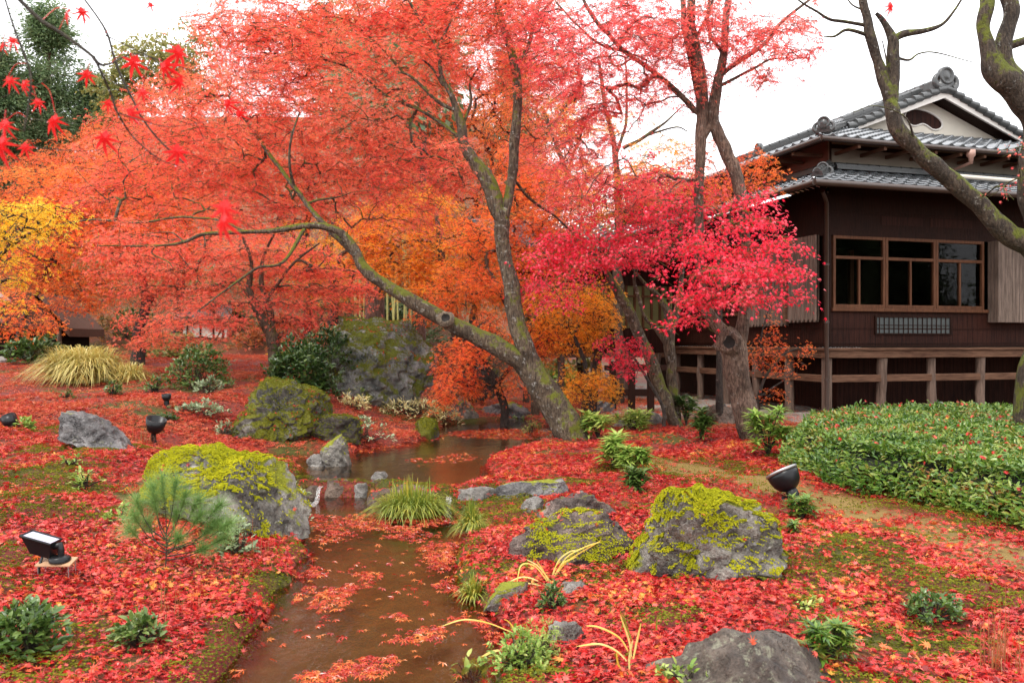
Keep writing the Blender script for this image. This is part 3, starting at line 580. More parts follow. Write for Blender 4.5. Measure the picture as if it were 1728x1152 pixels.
for k in range(3):
    u0 = .13+k*1.22; u1 = u0+1.21
    fr_ = hb('window', 'wood_red', [((u0,-.03,2.402),(u0+.055,.05,3.80)), ((u1-.055,-.03,2.402),(u1,.05,3.80)), ((u0+.056,-.028,3.74),(u1-.056,.05,3.80)),
        ((u0+.056,-.028,3.35),(u1-.056,.05,3.41)), ((u0+.056,-.028,2.402),(u1-.056,.05,2.47)), ((u0+.585,-.024,2.471),(u0+.625,.046,3.349))], bevel=.004)
    pane('pane', 'glass', [(u0+.056,2.471,u0+.584,3.349,.01), (u0+.626,2.471,u1-.056,3.349,.02), (u0+.056,3.411,u1-.056,3.739,.01)], fr_)
lw_ = hb('lattice_window', 'wood_dark', [((1.10,-.03,1.885),(1.14,-.002,2.26)), ((2.92,-.03,1.885),(2.96,-.002,2.26)), ((1.141,-.03,2.225),(2.919,-.002,2.26)), ((1.141,-.03,1.885),(2.919,-.002,1.915))])
hb('lattice', 'wood_dark', [((1.2+.115*k,-.024,1.916),(1.213+.115*k,-.01,2.224)) for k in range(15)]+[((1.141,-.027,2.065),(2.919,-.0245,2.08))], lw_)
hb('pane', 'paper', [((1.141,-.008,1.916),(2.919,-.004,2.224))], lw_)
def corr(name, a, b, z0, z1, mat, amp=.022, per=.12):      # ribbed shutter-box boards from a to b
    a, b = np.array(a, float), np.array(b, float); L = np.linalg.norm(b-a); d = (b-a)/L; nn = np.array([d[1], -d[0]]); n_ = int(L/per)*6+1; mbx = MB(); V = []
    for s in range(n_):
        x = s/(n_-1)*L; o_ = amp if (s//3) % 2 else 0; p_ = a+d*x+nn*o_; zz = z0-(.05 if (s//3) % 2 else 0)
        q_ = p_-nn*(.06+o_); V += [(*p_, zz), (*p_, z1), (*q_, z1), (*q_, zz)]
    mbx.add(V, [(4*s+i, 4*s+4+i, 4*s+4+(i+1) % 4, 4*s+(i+1) % 4) for s in range(n_-1) for i in range(4)])
    return mbx.build(name, M[mat], H)
hb('shutter_box', 'wood_grey', [((3.9,-.26,2.14),(6.0,-.003,3.80))])
corr('shutter_box', (-.14,1.05), (-.14,.12), 2.18, 3.82, 'wood_grey'); hb('shutter_edge', 'wood_rail', [((-.2,1.06,2.14),(-.02,1.13,3.85))])
corr('shutter_box', (-.10,2.6), (-.10,1.14), 2.12, 3.86, 'wood_grey')
hb('side_wall', 'wood_board', [((.0,2.65,2.332),(.05,VW,3.80))])
hb('side_window', 'wood_red', [((-.03,u,2.4),(-.003,u+.05,3.78)) for u in np.arange(2.9, 9.5, .61)]+[((-.045,2.7,2.34),(-.004,9.6,2.399))])
# downpipe
b = MB(); tube(b, [(-.10,-.13,GZ),(-.10,-.13,4.4),(-.4,-.4,4.56)], .038, 10); tube(b, [(-.10,-.13,GZ+.03),(-.25,-.5,GZ+.02),(-.55,-.75,GZ+.03)], .04, 8)
for z in (1.0, 2.1, 3.2): tube(b, [(-.10,-.13,z),(-.10,-.13,z+.04)], .048, 10)
b.build('downpipe', M['copper'], H, smooth=True)
# tiled roof slopes: surface with wavy tiles; P(a,b) bilinear between eave line (e0,e1) and top line (t0,t1)
def tiled(name, e0, e1, t0, t1, tw=.27, tl=.25, amp=.028, thick=.035, mat='tile', parent=H):
    e0, e1, t0, t1 = map(lambda q: np.array(q, float), (e0, e1, t0, t1)); ax = nrm(e1-e0); L = np.linalg.norm(e1-e0)
    up = (t0+t1)/2-(e0+e1)/2; up = up-ax*np.dot(up, ax); Hs = np.linalg.norm(up); up = up/Hs; nn = np.cross(ax, up)
    nn = nn if nn[2] > 0 else -nn; nc = max(2, int(L/tw)); sub = 8; nr = max(1, round(Hs/tl))
    s0 = np.dot(t0-e0, ax); s1 = np.dot(t1-e0, ax); mbx = MB()
    cs = np.linspace(0, L, nc*sub+1); ph = (cs/(L/nc)) % 1
    prof = np.where(ph < .62, -.5*amp*np.sin(ph/.62*math.pi), amp*1.1*np.sin((ph-.62)/.38*math.pi))
    for r in range(nr):
        f0, f1 = r/nr, (r+1)/nr; rows = []
        for f, lift in ((f0, -.02), (f0, thick), (f0+.06*(f1-f0), thick+.012), (f1+.12/nr, .0)):
            lo, hi = s0*f, L+(s1-L)*f; c_ = np.clip(cs, lo, hi)
            base = e0+ax*c_[:, None]+up*(f*Hs); rows.append(base+nn*(prof+lift)[:, None])
        V = np.array(rows); nC = len(cs)
        lo, hi = s0*(f0+f1)/2, L+(s1-L)*(f0+f1)/2; k = np.where((cs[:-1] >= lo-tw*.6) & (cs[1:] <= hi+tw*.6))[0]
        Fq = np.concatenate([np.stack([j*nC+k, j*nC+k+1, (j+1)*nC+k+1, (j+1)*nC+k], -1) for j in range(3)])
        mbx.add(V, Fq)
    return mbx.build(name, M[mat], parent, smooth=False)
def ridge(name, P, r=.09, n=3, parent=H):
    b = MB(); P = np.array(P, float)
    for a, c in zip(P[:-1], P[1:]):
        d = nrm(c-a); s = nrm(np.cross(d, [0, 0, 1])); u_ = np.cross(s, d); L = np.linalg.norm(c-a)
        for j in range(n):
            wd = r*(1.5-.25*j); q = [a+s*sg*wd+u_*(j*.05+o) for o in (0, .044) for sg in (-1, 1)]; q2 = [x+d*L for x in q]
            b.add(q+q2, [(0,1,5,4),(2,6,7,3),(0,4,6,2),(1,3,7,5),(0,2,3,1),(4,5,7,6)])
        k = int(L/.26)
        for i in range(k):
            p0 = a+d*(i*L/k)+u_*(n*.05); tube(b, [p0, p0+d*(L/k*.93)], [r*.75, r*.68], 10)
    return b.build(name, M['tile_dark'], parent, smooth=False)
def finial(u, v, z, sc, d=(-.7, -.7)):
    b = MB(); dd = nrm(np.array([*d, 0.])); o = np.array([u, v, z]); s = np.array([-dd[1], dd[0], 0])
    lathe(b, [(0, .05), (.05*sc, .05), (.06*sc, .035), (.085*sc, .035), (.095*sc, .06), (.125*sc, .05), (.13*sc, -.04), (.0, -.05)], o+[0, 0, .10*sc], dd, 20)
    for sg in (-1, 1):
        tube(b, [o+s*sg*(.10+.09*math.sin(a))*sc+np.array([0, 0, (.02-.09*math.cos(a))*sc]) for a in np.linspace(0, 3.6, 9)], np.linspace(.05, .025, 9)*sc, 8)
    b.add([o+s*x*sc+dd*y+np.array([0, 0, z*sc]) for y in (-.06, .04) for x, z in ((-.16, -.14), (.16, -.14), (.11, .04), (-.11, .04))], [(0,1,2,3),(7,6,5,4),(0,4,5,1),(1,5,6,2),(2,6,7,3),(3,7,4,0)])
    b.build('ridge_end_tile', M['tile_dark'], H, smooth=True)
def soffit(name, pts, th, mat):
    b = MB(); P = np.array(pts, float); n = len(P); b.add(np.vstack([P, P-[0, 0, th]]), [(0,1,2,3),(7,6,5,4)]+[(i, (i+1) % 4, 4+(i+1) % 4, 4+i) for i in range(4)]); return b.build(name, M[mat], H)
# lower pent roof
E, EZ, TZ, WI = 1.0, 4.62, 5.12, .28
tiled('lower_roof', (-E,-E,EZ), (UW+1,-E,EZ), (WI,WI,TZ), (UW+1,WI,TZ), amp=.016, tl=.3)
tiled('lower_roof', (-E,VW,EZ), (-E,-E,EZ), (WI,VW,TZ), (WI,WI,TZ), amp=.022)
soffit('lower_soffit', [(-E+.02,-E+.02,EZ-.05),(UW+1,-E+.02,EZ-.05),(UW+1,WI,TZ-.06),(WI,WI,TZ-.06)], .05, 'wood_dark')
soffit('lower_soffit', [(-E+.02,-E+.02,EZ-.055),(WI,WI,TZ-.065),(WI,VW,TZ-.065),(-E+.02,VW,EZ-.055)], .05, 'wood_dark')
b = MB(); tube(b, [(-E-.06,-E-.06,EZ-.05),(UW+1,-E-.06,EZ-.05)], .055, 10); tube(b, [(-E-.06,-E-.06,EZ-.052),(-E-.06,VW,EZ-.052)], .055, 10); b.build('gutter', M['copper'], H, smooth=True)
ridge('hip_ridge', [(-E+.15,-E+.15,EZ+.10),(WI,WI,TZ+.06)], .07, 2); finial(-.35,-.35,EZ+.3, .85)
ridge('flashing_ridge', [(WI+.1,WI-.02,TZ+.02),(UW,WI-.02,TZ+.02)], .06, 2); ridge('flashing_ridge', [(WI-.02,WI+.1,TZ+.02),(WI-.02,VW,TZ+.02)], .06, 2)
b = MB(); tube(b, [(2.2,-.35,5.03),(UW,-.75,4.86)], .045, 10); b.build('rain_pipe', M['plaster_white'], H, smooth=True)
# upper storey
hb('upper_plaster', 'plaster', [((.30,.30,4.95),(UW-.3,.36,5.75))]); hb('upper_side_plaster', 'plaster_red', [((.30,.363,4.95),(.36,VW,5.75))])
hb('upper_frame', 'wood_dark', [((.285,.285,4.95),(.33,.297,5.7)), ((.33,.288,5.16),(UW-.3,.298,5.21)), ((.33,.286,5.56),(UW-.3,.298,5.64))])
UE, UZ, SL, PU, GV = -.42, 5.58, .385, 4.12, 1.75
e1u = 2*PU-UE; kz = lambda u: UZ+SL*(u-UE)
RZ = kz(PU)
tiled('upper_roof', (UE,UE,UZ), (e1u,UE,UZ), (GV,GV,kz(GV)), (2*PU-GV,GV,kz(GV)), amp=.03)
tiled('upper_roof', (UE,VW,UZ), (UE,UE,UZ), (GV,VW,kz(GV)), (GV,GV,kz(GV)), amp=.03)
tiled('upper_roof', (GV,VW,kz(GV)), (GV,GV-.42,kz(GV)), (PU,VW,RZ), (PU,GV-.42,RZ), amp=.03)
tiled('upper_roof', (2*PU-UE,UE,UZ), (2*PU-UE,VW,UZ), (2*PU-GV,GV,kz(GV)), (2*PU-GV,VW,kz(GV)), amp=.03)
tiled('upper_roof', (2*PU-GV,GV-.42,kz(GV)), (2*PU-GV,VW,kz(GV)), (PU,GV-.42,RZ), (PU,VW,RZ), amp=.03)
soffit('upper_soffit', [(UE+.02,UE+.02,UZ-.04),(e1u,UE+.02,UZ-.04),(e1u-.8,.36,UZ+.22),(.36,.36,UZ+.22)], .05, 'wood_dark')
soffit('upper_soffit', [(UE+.02,UE+.02,UZ-.043),(.36,.36,UZ+.217),(.36,VW,UZ+.217),(UE+.02,VW,UZ-.043)], .05, 'wood_dark')
b = MB(); tube(b, [(UE-.05,UE-.05,UZ-.05),(e1u,UE-.05,UZ-.05)], .045, 10); tube(b, [(UE-.05,UE-.05,UZ-.052),(UE-.05,VW,UZ-.052)], .045, 10); b.build('gutter', M['copper'], H, smooth=True)
hb('rafter', 'wood_rail', [((.4+.6*k,UE+.03,UZ-.16),(.46+.6*k,.29,UZ-.095)) for k in range(14)]+[((UE+.03,.5+.6*k,UZ-.16),(.29,.56+.6*k,UZ-.095)) for k in range(14)])
b = MB(); lathe(b, [(0, -.1), (.035, -.1), (.05, .02), (.085, .06), (.085, .17), (0, .17)], (3.0, UE-.04, UZ-.22), (0, 0, 1), 12); tube(b, [(3.0,UE-.04,UZ-.3),(3.0,.2,5.2),(3.0,.2,5.1)], .03, 8); b.build('rain_head', M['copper_light'], H, smooth=True)
gb = GV+.02; b = MB(); zb = kz(GV)-.02
b.add([(GV+.25,gb,zb),(2*PU-GV-.25,gb,zb),(PU,gb,RZ-.14),(GV+.25,gb+.06,zb),(2*PU-GV-.25,gb+.06,zb),(PU,gb+.06,RZ-.14)], [(0,1,2),(3,5,4)]); b.build('gable_wall', M['plaster_white'], H)
for sg in (-1, 1):       # bargeboards
    b = MB(); a0 = np.array([PU+sg*(PU-GV-.02), GV-.40, kz(GV)-.06-.08]); a1 = np.array([PU, GV-.40, RZ-.06-.10])
    V = [];
    for p_, hgt in ((a0, .15), (a1, .2)):
        V += [p_, p_+[0, 0, hgt], p_+[0, .05, hgt], p_+[0, .05, 0]]
    b.add(V, [(0,1,5,4),(1,2,6,5),(2,3,7,6),(3,0,4,7),(0,3,2,1)]); b.build('bargeboard', M['white_wood'], H)
    b = MB(); V = [];
    for p_ in (a0+[0, .06, .02], a1+[0, .06, .05]): V += [p_, p_+[0, .42, 0], p_+[0, .42, .04], p_+[0, 0, .04]]
    b.add(V, [(0,1,5,4),(1,2,6,5),(2,3,7,6),(3,0,4,7)]); b.build('gable_soffit', M['wood_dark'], H)
    # edge tiles down the rake
    b = MB(); nT = 12
    for i in range(nT):
        f = i/nT; p0 = np.array([PU+sg*(PU-GV+.2)*f, GV-.44, RZ-SL*(PU-GV+.4)*f+.05]); p1 = p0+np.array([sg*(PU-GV+.4)/nT*1.05, 0, -SL*(PU-GV+.4)/nT*1.05])
        tube(b, [p0+[0, .02, -.01], p1+[0, .02, .03]], [.07, .085], 10)
    b.build('rake_tile', M['tile_dark'], H, smooth=True)
    ridge('rake_ridge', [(PU+sg*.25, GV+.05, RZ+.02), (PU+sg*(PU-GV-.05), GV+.05, kz(GV)+.12)], .08, 2)
ridge('main_ridge', [(PU,GV-.35,RZ+.06),(PU,VW,RZ+.06)], .11, 4); finial(PU, GV-.42, RZ+.16, 1.6, (0, -1))
ridge('hip_ridge', [(UE+.1,UE+.1,UZ+.10),(GV+.1,GV+.1,kz(GV)+.10)], .09, 2); finial(UE+.15,UE+.15,UZ+.2, .95)
finial(UE+.55, GV+.75, UZ+.38, .85, (-1, 0)); ridge('rake_ridge', [(UE+.6, GV+.75, UZ+.33), (PU-.2, GV+.75, RZ+.02)], .07, 2)
# gourd shaped opening in the gable
A = np.linspace(0, 2*math.pi, 48, endpoint=False); ox = .50*np.cos(A); oz = .22*np.sin(A)*(1-.1*np.cos(A)); oz = np.where(np.sin(A) < 0, oz+.14*np.exp(-(ox/.2)**2), oz)
oz = oz-.12*ox
b = MB(); V = np.concatenate([np.stack([PU-.2+ox, np.full(48, gb-.004), zb+.36+oz], -1), [[PU-.2, gb-.004, zb+.44]]]); b.add(V, [(i, (i+1) % 48, 48) for i in range(48)]); gw = b.build('gable_opening', M['wood_board'], H)
b = MB(); loop = np.stack([PU-.2+ox*1.04, np.full(48, gb-.01), zb+.36+oz*1.05], -1); tube(b, np.vstack([loop, loop[:2]]), .022, 6, cap=False); b.build('opening_frame', M['white_wood'], gw)
# wing with lattice windows and low roof
hb('wing_wall', 'wood_board', [((-4.4,6.2,1.45),(-.001,6.25,2.1)), ((-4.4,6.2,3.2),(-.001,6.25,4.1))])
hb('wing_pane_view', 'pane_view', [((-4.3,6.26,2.1),(-.05,6.28,3.2))])  # olive sheet painted in place of the view or reflection in the glass
hb('wing_lattice', 'wood_red', [((-4.3+.24*k,6.17,2.101),(-4.255+.24*k,6.24,3.199)) for k in range(18)]+[((-4.3,6.16,2.9),(-.05,6.169,2.95))])
hb('wing_beam', 'wood_rail', [((-4.5,6.12,1.34),(-.05,6.26,1.448))])
for k in range(5): stilt(-.9*k-.5, 6.2)
tiled('wing_roof', (-5.2,5.3,4.0), (-.3,5.3,4.0), (-5.2,7.8,5.0), (-.3,7.8,5.0)); soffit('wing_soffit', [(-5.2,5.32,3.94),(-.3,5.32,3.94),(-.3,7.8,4.94),(-5.2,7.8,4.94)], .05, 'wood_dark')
hb('back_wall', 'wood_board', [((.0,VW,1.66),(UW,VW+.05,5.7)), ((UW,.0,GZ),(UW+.05,VW,5.7))])
# low railing in front of the wing
r0 = G(1034, 692); RL = thing('wooden_railing', 'low dark wooden railing between the trunks and the house wing', 'railing', r0)
for px in (1034, 1066, 1098):
    p = at(px, 692, r0[1]); b = MB(); b.box((p[0]-.07, p[1]-.07, r0[2]-.2), (p[0]+.07, p[1]+.07, r0[2]+1.05)); b.build('post', M['wood_dark'], RL, r0, bevel=.01)
b = MB(); p = at(1020, 660, r0[1]); q = at(1125, 660, r0[1]); b.box((p[0], p[1]-.05, p[2]-.1), (q[0], p[1]+.05, p[2]+.05)); b.box((p[0], p[1]-.05, p[2]+.45), (q[0], p[1]+.05, p[2]+.56)); b.build('rail', M['wood_dark'], RL, r0, bevel=.01)

# ------------------------------------------------------------------ trees
UPV = np.array([0, 0, 1.])
def sprays(mb, C_, ax, leaf, tpl, per, rad, mbt=None, droop=.5, thick=.05):
    # flat fans of leaves around each centre; ax = outward direction of the fan
    n = len(C_)
    if n == 0: return
    k = np.repeat(np.arange(n), rng.poisson(per, n)); m_ = len(k)
    rr = rng.uniform(.65, 1.25, n)*rad
    nd = nrm(UPV+.30*ax*[1, 1, .2]+.16*rng.normal(size=(n, 3))); e1 = nrm(np.cross(nd, ax+.01)); e2 = np.cross(nd, e1)
    th = rng.uniform(0, 2*math.pi, m_); r = np.sqrt(rng.random(m_))*rr[k]
    # ragged fans: radius varies with the angle
    r = r*(.62+.38*np.sin(th*3+rng.random(n)[k]*6.3))
    p = C_[k]+e1[k]*(r*np.cos(th))[:, None]*1.25+e2[k]*(r*np.sin(th))[:, None]+rng.normal(size=(m_, 3))*[.03, .03, thick]
    p[:, 2] -= droop*r*r/np.maximum(rr[k], .05)
    d = nrm(p-C_[k]+.1*rng.normal(size=(m_, 3))); d = d+.75*rng.normal(size=(m_, 3))*[1, 1, .6]; d[:, 2] -= rng.uniform(.1, .9, m_)
    nn = nd[k]+.42*rng.normal(size=(m_, 3))
    put(mb, tpl, p, d, nn, leaf*rng.uniform(.7, 1.2, m_))
    if mbt is not None:
        kk = np.repeat(np.arange(n), 4); a = rng.uniform(0, 6.28, len(kk))
        B = C_[kk]+e1[kk]*(rr[kk]*np.cos(a)*.95)[:, None]+e2[kk]*(rr[kk]*np.sin(a)*.8)[:, None]; B[:, 2] -= droop*rr[kk]*.5
        segs(mbt, C_[kk], B, .0045, .0018, 3)
def tree(name, label, limbs, blobs, leafm, barkm, depth, tpl=None, leaf=.062, lai=3.0, per=34, rad=.34, cat='tree', group=None, droop=.5, twigs=True, base=None, wob=.018, barkr=.13, twigr=.0042, ws=1.0, tier=0):
    global rng
    rng = np.random.default_rng(abs(hash_(label)) % 100000)
    mb = MB(); nodes = []; nrad = []
    for L in limbs:
        P = np.array([[*at(a[0], a[1], depth+(a[3] if len(a) > 3 else 0)), a[2]*ws/2/F*(depth+(a[3] if len(a) > 3 else 0))] for a in L])
        gz = T1(P[0][0], P[0][1])
        if L is limbs[0] and P[0][2] > gz+.03: P = np.vstack([[P[0][0], P[0][1], gz-.15, P[0][3]*1.15], P])
        Q = catmull(P, 6); s = len(Q)
        j = fbm(Q[:, :3]*1.7+depth, 2)[:, None]*0+np.stack([fbm(Q[:, :3]*2.3+o, 2) for o in (1, 5, 9)], -1)*np.clip(Q[:, 3:4]*.45, .012, wob*3)
        j[0] = 0; Q[:, :3] += j
        tube(mb, Q[:, :3], np.maximum(Q[:, 3]*(1+.07*fbm(Q[:, :3]*4, 2)), .003), 14 if Q[0, 3] > .05 else 7, barkr if Q[0, 3] > .04 else .03)
        nodes.append(Q[:, :3]); nrad.append(Q[:, 3])
    nodes = np.concatenate(nodes); nrad = np.concatenate(nrad)
    # spray centres inside the crown ellipsoids
    cs, axs = [], []
    for bl in blobs:
        bx, by, rx, ry = bl[:4]; dd = bl[4] if len(bl) > 4 else 0; rd = bl[5] if len(bl) > 5 else None; den = bl[6] if len(bl) > 6 else 1
        Y = depth+dd; c = at(bx, by, Y); a, h = rx/F*Y, ry/F*Y; dp = rd or min(a, h*1.4)
        area = math.pi*a*h; ns = max(3, int(lai*den*area/(per*.42*leaf*leaf)))
        q = rdir(ns)*(rng.random(ns)**.42)[:, None]; q = q*(1+.16*fbm(q*2.2+bx*.1, 2))[:, None]
        cc_ = c+q*[a, dp, h]
        if tier: cc_[:, 2] = tier*np.round(cc_[:, 2]/tier+.35*vnoise(cc_*[.5, .5, 0]))+.05*rng.normal(size=ns)
        cs.append(cc_); axs.append(nrm(q*[1, 1, .5]+[0, -.25, 0]))
    if cs:
        cs = np.concatenate(cs); axs = np.concatenate(axs)
    keep = len(nodes)
    if len(cs):
        # connect every spray to the nearest wood, pipe-model twig radii
        order = np.argsort(((cs[:, None, ::1]-nodes[None, ::4])**2).sum(-1).min(1)) if len(cs)*len(nodes) < 4e6 else np.arange(len(cs))
        cap = keep+len(cs)*3+5; ND = np.zeros((cap, 3)); ND[:keep] = nodes; par = np.full(cap, -1); cnt = np.zeros(cap); n_ = keep
        step = 1 if len(cs) < 900 else 2
        for oi in order[::step]:
            c = cs[oi]; dv = ND[:n_]-c; d2 = (dv**2).sum(1)+np.where(dv[:, 2] > 0, 2.0, .3)*dv[:, 2]**2
            k = int(np.argmin(d2)); a = ND[k]; L = np.linalg.norm(c-a)
            pts = [a+(c-a)*f+np.array([0, 0, .10*L*math.sin(f*math.pi)])+rng.normal(size=3)*L*.05 for f in (.36, .7)]+[c]
            pk = k
            for q in pts: ND[n_] = q; par[n_] = pk; pk = n_; n_ += 1
            cnt[n_-1] += 1
        for i in range(n_-1, keep-1, -1):
            if par[i] >= keep: cnt[par[i]] += cnt[i]
        i = np.arange(keep, n_); r1 = twigr*np.sqrt(cnt[i])*.9; pr = par[i]; r0 = np.where(pr >= keep, twigr*np.sqrt(np.maximum(cnt[pr], 1))*.9, r1*1.15)
        segs(mb, ND[pr], ND[i], np.minimum(r0, .05), np.minimum(r1, .05), 5)
    org = base if base is not None else (nodes[0][0], nodes[0][1], nodes[0][2])
    T = thing(name, label, cat, org, group=group)
    lm = MB(); 
    if len(cs): sprays(lm, cs, axs, leaf, tpl or STARN, per, rad, mb if twigs else None, droop)
    mb.build('trunk', M[barkm], T, org, True)
    if len(cs): lm.build('crown', M[leafm] if isinstance(leafm, str) else leafm, T, org)
    return T
def hash_(s):
    h = 7
    for ch in s: h = (h*31+ord(ch)) % 1000003
    return h

# the leaning double maple over the stream
tree('maple_tree', 'leaning mossy maple whose long limb reaches left over the pool', [
    [(975,760,78),(962,728,66),(940,690,60),(908,640,56),(886,580,44),(868,510,38),(852,430,34),(846,372,30)],
    [(846,374,30),(856,335,24),(866,280,22),(868,215,22),(872,150,20),(862,85,18),(842,20,15),(830,-40,12)],
    [(848,384,32),(838,345,38),(822,305,38),(800,275,30),(784,240,24),(778,205,19),(762,160,13),(746,130,11),(738,80,9),(700,20,7),(678,-20,5)],
    [(832,325,24),(826,300,22),(820,288,20),(817,280,6)],
    [(908,645,50),(865,600,44),(800,562,39),(742,532,35),(690,502,31),(640,474,27),(612,445,25),(592,412,22),(562,386,19),(520,382,14),(470,388,11),(415,392,9),(345,394,8,-.3),(312,408,7,-.4),(264,415,5,-.5),(167,416,2.5,-.7)],
    [(602,430,18),(575,404,17,.2),(545,378,13,.3),(520,350,11,.4),(500,320,10,.5),(478,290,9,.6),(450,255,8,.8),(415,205,6,1),(385,160,4,1.2)],
    [(497,315,7,.5),(488,275,6,.3),(492,230,5,.2),(505,190,3,.2)],
    [(514,386,9),(476,442,7,-.3),(434,453,6,-.4),(392,480,5,-.5),(333,526,3,-.6)],
    [(415,393,6),(375,372,5,.3),(337,368,5,.4),(300,366,5,.5),(236,375,4.5,.6),(150,371,4,.7),(70,385,2,.8)],
    [(782,238,10),(760,220,9),(735,202,8,.2),(712,188,7,.3),(650,160,6,.5),(600,120,5,.7),(540,100,4,.9),(440,88,3,1.2)],
    [(776,190,9),(755,180,8),(735,168,8),(715,148,7),(695,130,6),(676,122,4)],
    [(868,165,12),(867,135,11),(874,105,10),(890,80,9),(903,35,8),(915,-10,6)],[(903,35,6),(925,10,6),(945,-15,5)],
    [(858,290,7),(880,320,7,.3),(905,345,7,.5),(935,365,5,.7),(975,400,4,1)],
    [(784,205,7),(795,170,6),(793,140,5),(810,110,4)],[(748,145,7),(730,115,5),(712,100,4)],[(738,80,5),(755,50,5),(770,15,4),(790,-10,3)],
    [(680,122,6,.3),(660,100,6,.5),(620,60,5,.7),(575,30,4,.9),(520,30,3,1.1)],
    [(850,600,14),(832,580,8,.3)],[(312,408,3.5,-.4),(288,392,2.5,-.3),(240,395,2,-.3)],[(264,415,3,-.5),(258,428,3,-.5),(285,442,2.5,-.5),(292,452,2,-.5)],
  ],
  [(390,40,90,50,1.4,.8,.7),(560,20,160,50,.8),(430,60,140,60,1.2),(700,-10,170,45,.4),(860,-10,120,45,.1),(300,235,150,100,1.6),(430,190,150,100,1.2),(560,150,140,95,1),(680,100,130,90,.6),(800,70,120,80,.2),(540,290,130,80,1.6),(660,300,110,90,1.4),(760,280,60,50,1.2),(380,330,150,60,1.5),
   (900,140,70,60,.2),(900,250,50,50,1),(190,310,90,60,1.4),(650,230,110,70,1.2),(720,30,150,50,.6),(470,80,120,60,1),(235,400,90,30,-.2,.8,.6),(860,30,60,60,0),(800,300,45,30,1.4),(760,265,40,20,-.4,.5)],
  'leaf_red', 'bark_moss', 13.3, leaf=.066, lai=2.2, twigr=.0034, ws=.76, tier=.30, per=34, rad=.36)
def knot(label, cat, px, py, dp, rpx, ax, mat, deep, name):
    c = at(px, py, dp); s_ = dp/F; T = thing(name, label, cat, c); b = MB(); lathe(b, [(rpx*1.5*s_, -.5*rpx*s_), (rpx*1.25*s_, -.05*rpx*s_), (rpx*.95*s_, .12*rpx*s_), (rpx*.7*s_, .0)], c, ax, 18)
    V = b.v[0]; b.v[0] = c+(V-c)*(1+.25*fbm(V*9, 3))[:, None]; b.build('rim', M[mat], T, c, True)
    b = MB(); lathe(b, [(rpx*.82*s_, .06*rpx*s_), (rpx*.5*s_, -.2*rpx*s_), (0, -.35*rpx*s_)], c, ax, 18); b.build('hole', M[deep], T, c, True)
M['hole'] = simple('hole shade black', (.012,.008,.006), .9, var=.5, sc=(20, 20, 20)); M['rim'] = bark_mat('pale knot bark', (.10,.07,.05), (.38,.30,.2), .05)  # shallow dish; near-black colour stands in for the shade inside a hole
knot('pale round knot with a dark hole on the leaning limb', 'knot', 752, 536, 13.06, 9, (-.1, -1, .25), 'rim', 'hole', 'bark_knot')
knot('hollow painted dark where the tall trunk forks', 'hollow', 1230, 578, 12.13, 15, (-.15, -1, .1), 'bark_grey', 'hole', 'trunk_hollow')
# the tall pair on the right with the hollow trunk
tree('maple_tree', 'tall twin leader maple with a dark hollow in front of the house', [
    [(1272,775,52),(1266,745,44),(1258,700,42),(1248,650,44),(1238,600,52),(1228,570,50),(1222,556,30)],
    [(1240,600,28),(1250,550,26),(1258,500,18),(1259,440,17),(1256,390,19),(1250,345,23),(1243,300,24),(1228,262,24),(1214,232,24),(1206,205,23),(1207,165,21),(1216,115,18),(1223,70,15),(1226,30,14),(1232,-30,12)],
    [(1232,575,30),(1210,545,26),(1192,515,20),(1184,460,18),(1179,400,18),(1178,340,19),(1179,280,20),(1182,225,22),(1187,180,24),(1182,130,22),(1172,80,20),(1168,30,18),(1166,-30,16)],
    [(1187,180,18),(1176,140,16,.1),(1163,90,14,.1),(1156,40,12,.1),(1150,-30,10,.1)],
    [(1184,235,16),(1196,215,16),(1206,200,14)],
    [(1216,128,9),(1240,108,9),(1291,73,8),(1312,45,7),(1340,20,6),(1372,-5,5)],
    [(1214,146,7),(1245,130,6),(1277,113,5),(1298,102,4),(1326,99,2)],
    [(1178,190,12),(1152,164,11),(1111,128,10),(1080,105,9),(1055,87,9),(1030,62,8),(1006,38,8),(990,10,7),(978,-20,6)],
    [(1055,87,6),(1010,75,5,.2),(975,45,4,.3),(940,5,4,.4)],
    [(1222,90,8),(1200,60,7),(1195,20,6),(1200,-20,5)],[(1178,60,7),(1195,25,6),(1206,-10,5)]],
  [(1000,120,120,55,-.2,1.2,1.3),(1090,60,130,60,-.2,1.4,1.2),(930,70,80,60,.4,.9,1.1),(1290,60,110,42,-.3,1.1,1.2),(1180,40,100,60,0,1,.9),(1130,140,90,45,.1,1,1),(1020,190,80,35,.3,1,1),(1300,100,80,30,-.3,.7,1),(980,250,90,60,.8,1.2,.8),(1100,330,150,45,.7,1.4,1.0),(960,330,70,45,.9,1,.9),(1080,20,110,40,0,1,.9)],
  'leaf_pink', 'bark_grey', 12.4, leaf=.068, lai=2.5, twigr=.003, ws=.86, tier=.28, per=30, rad=.30)
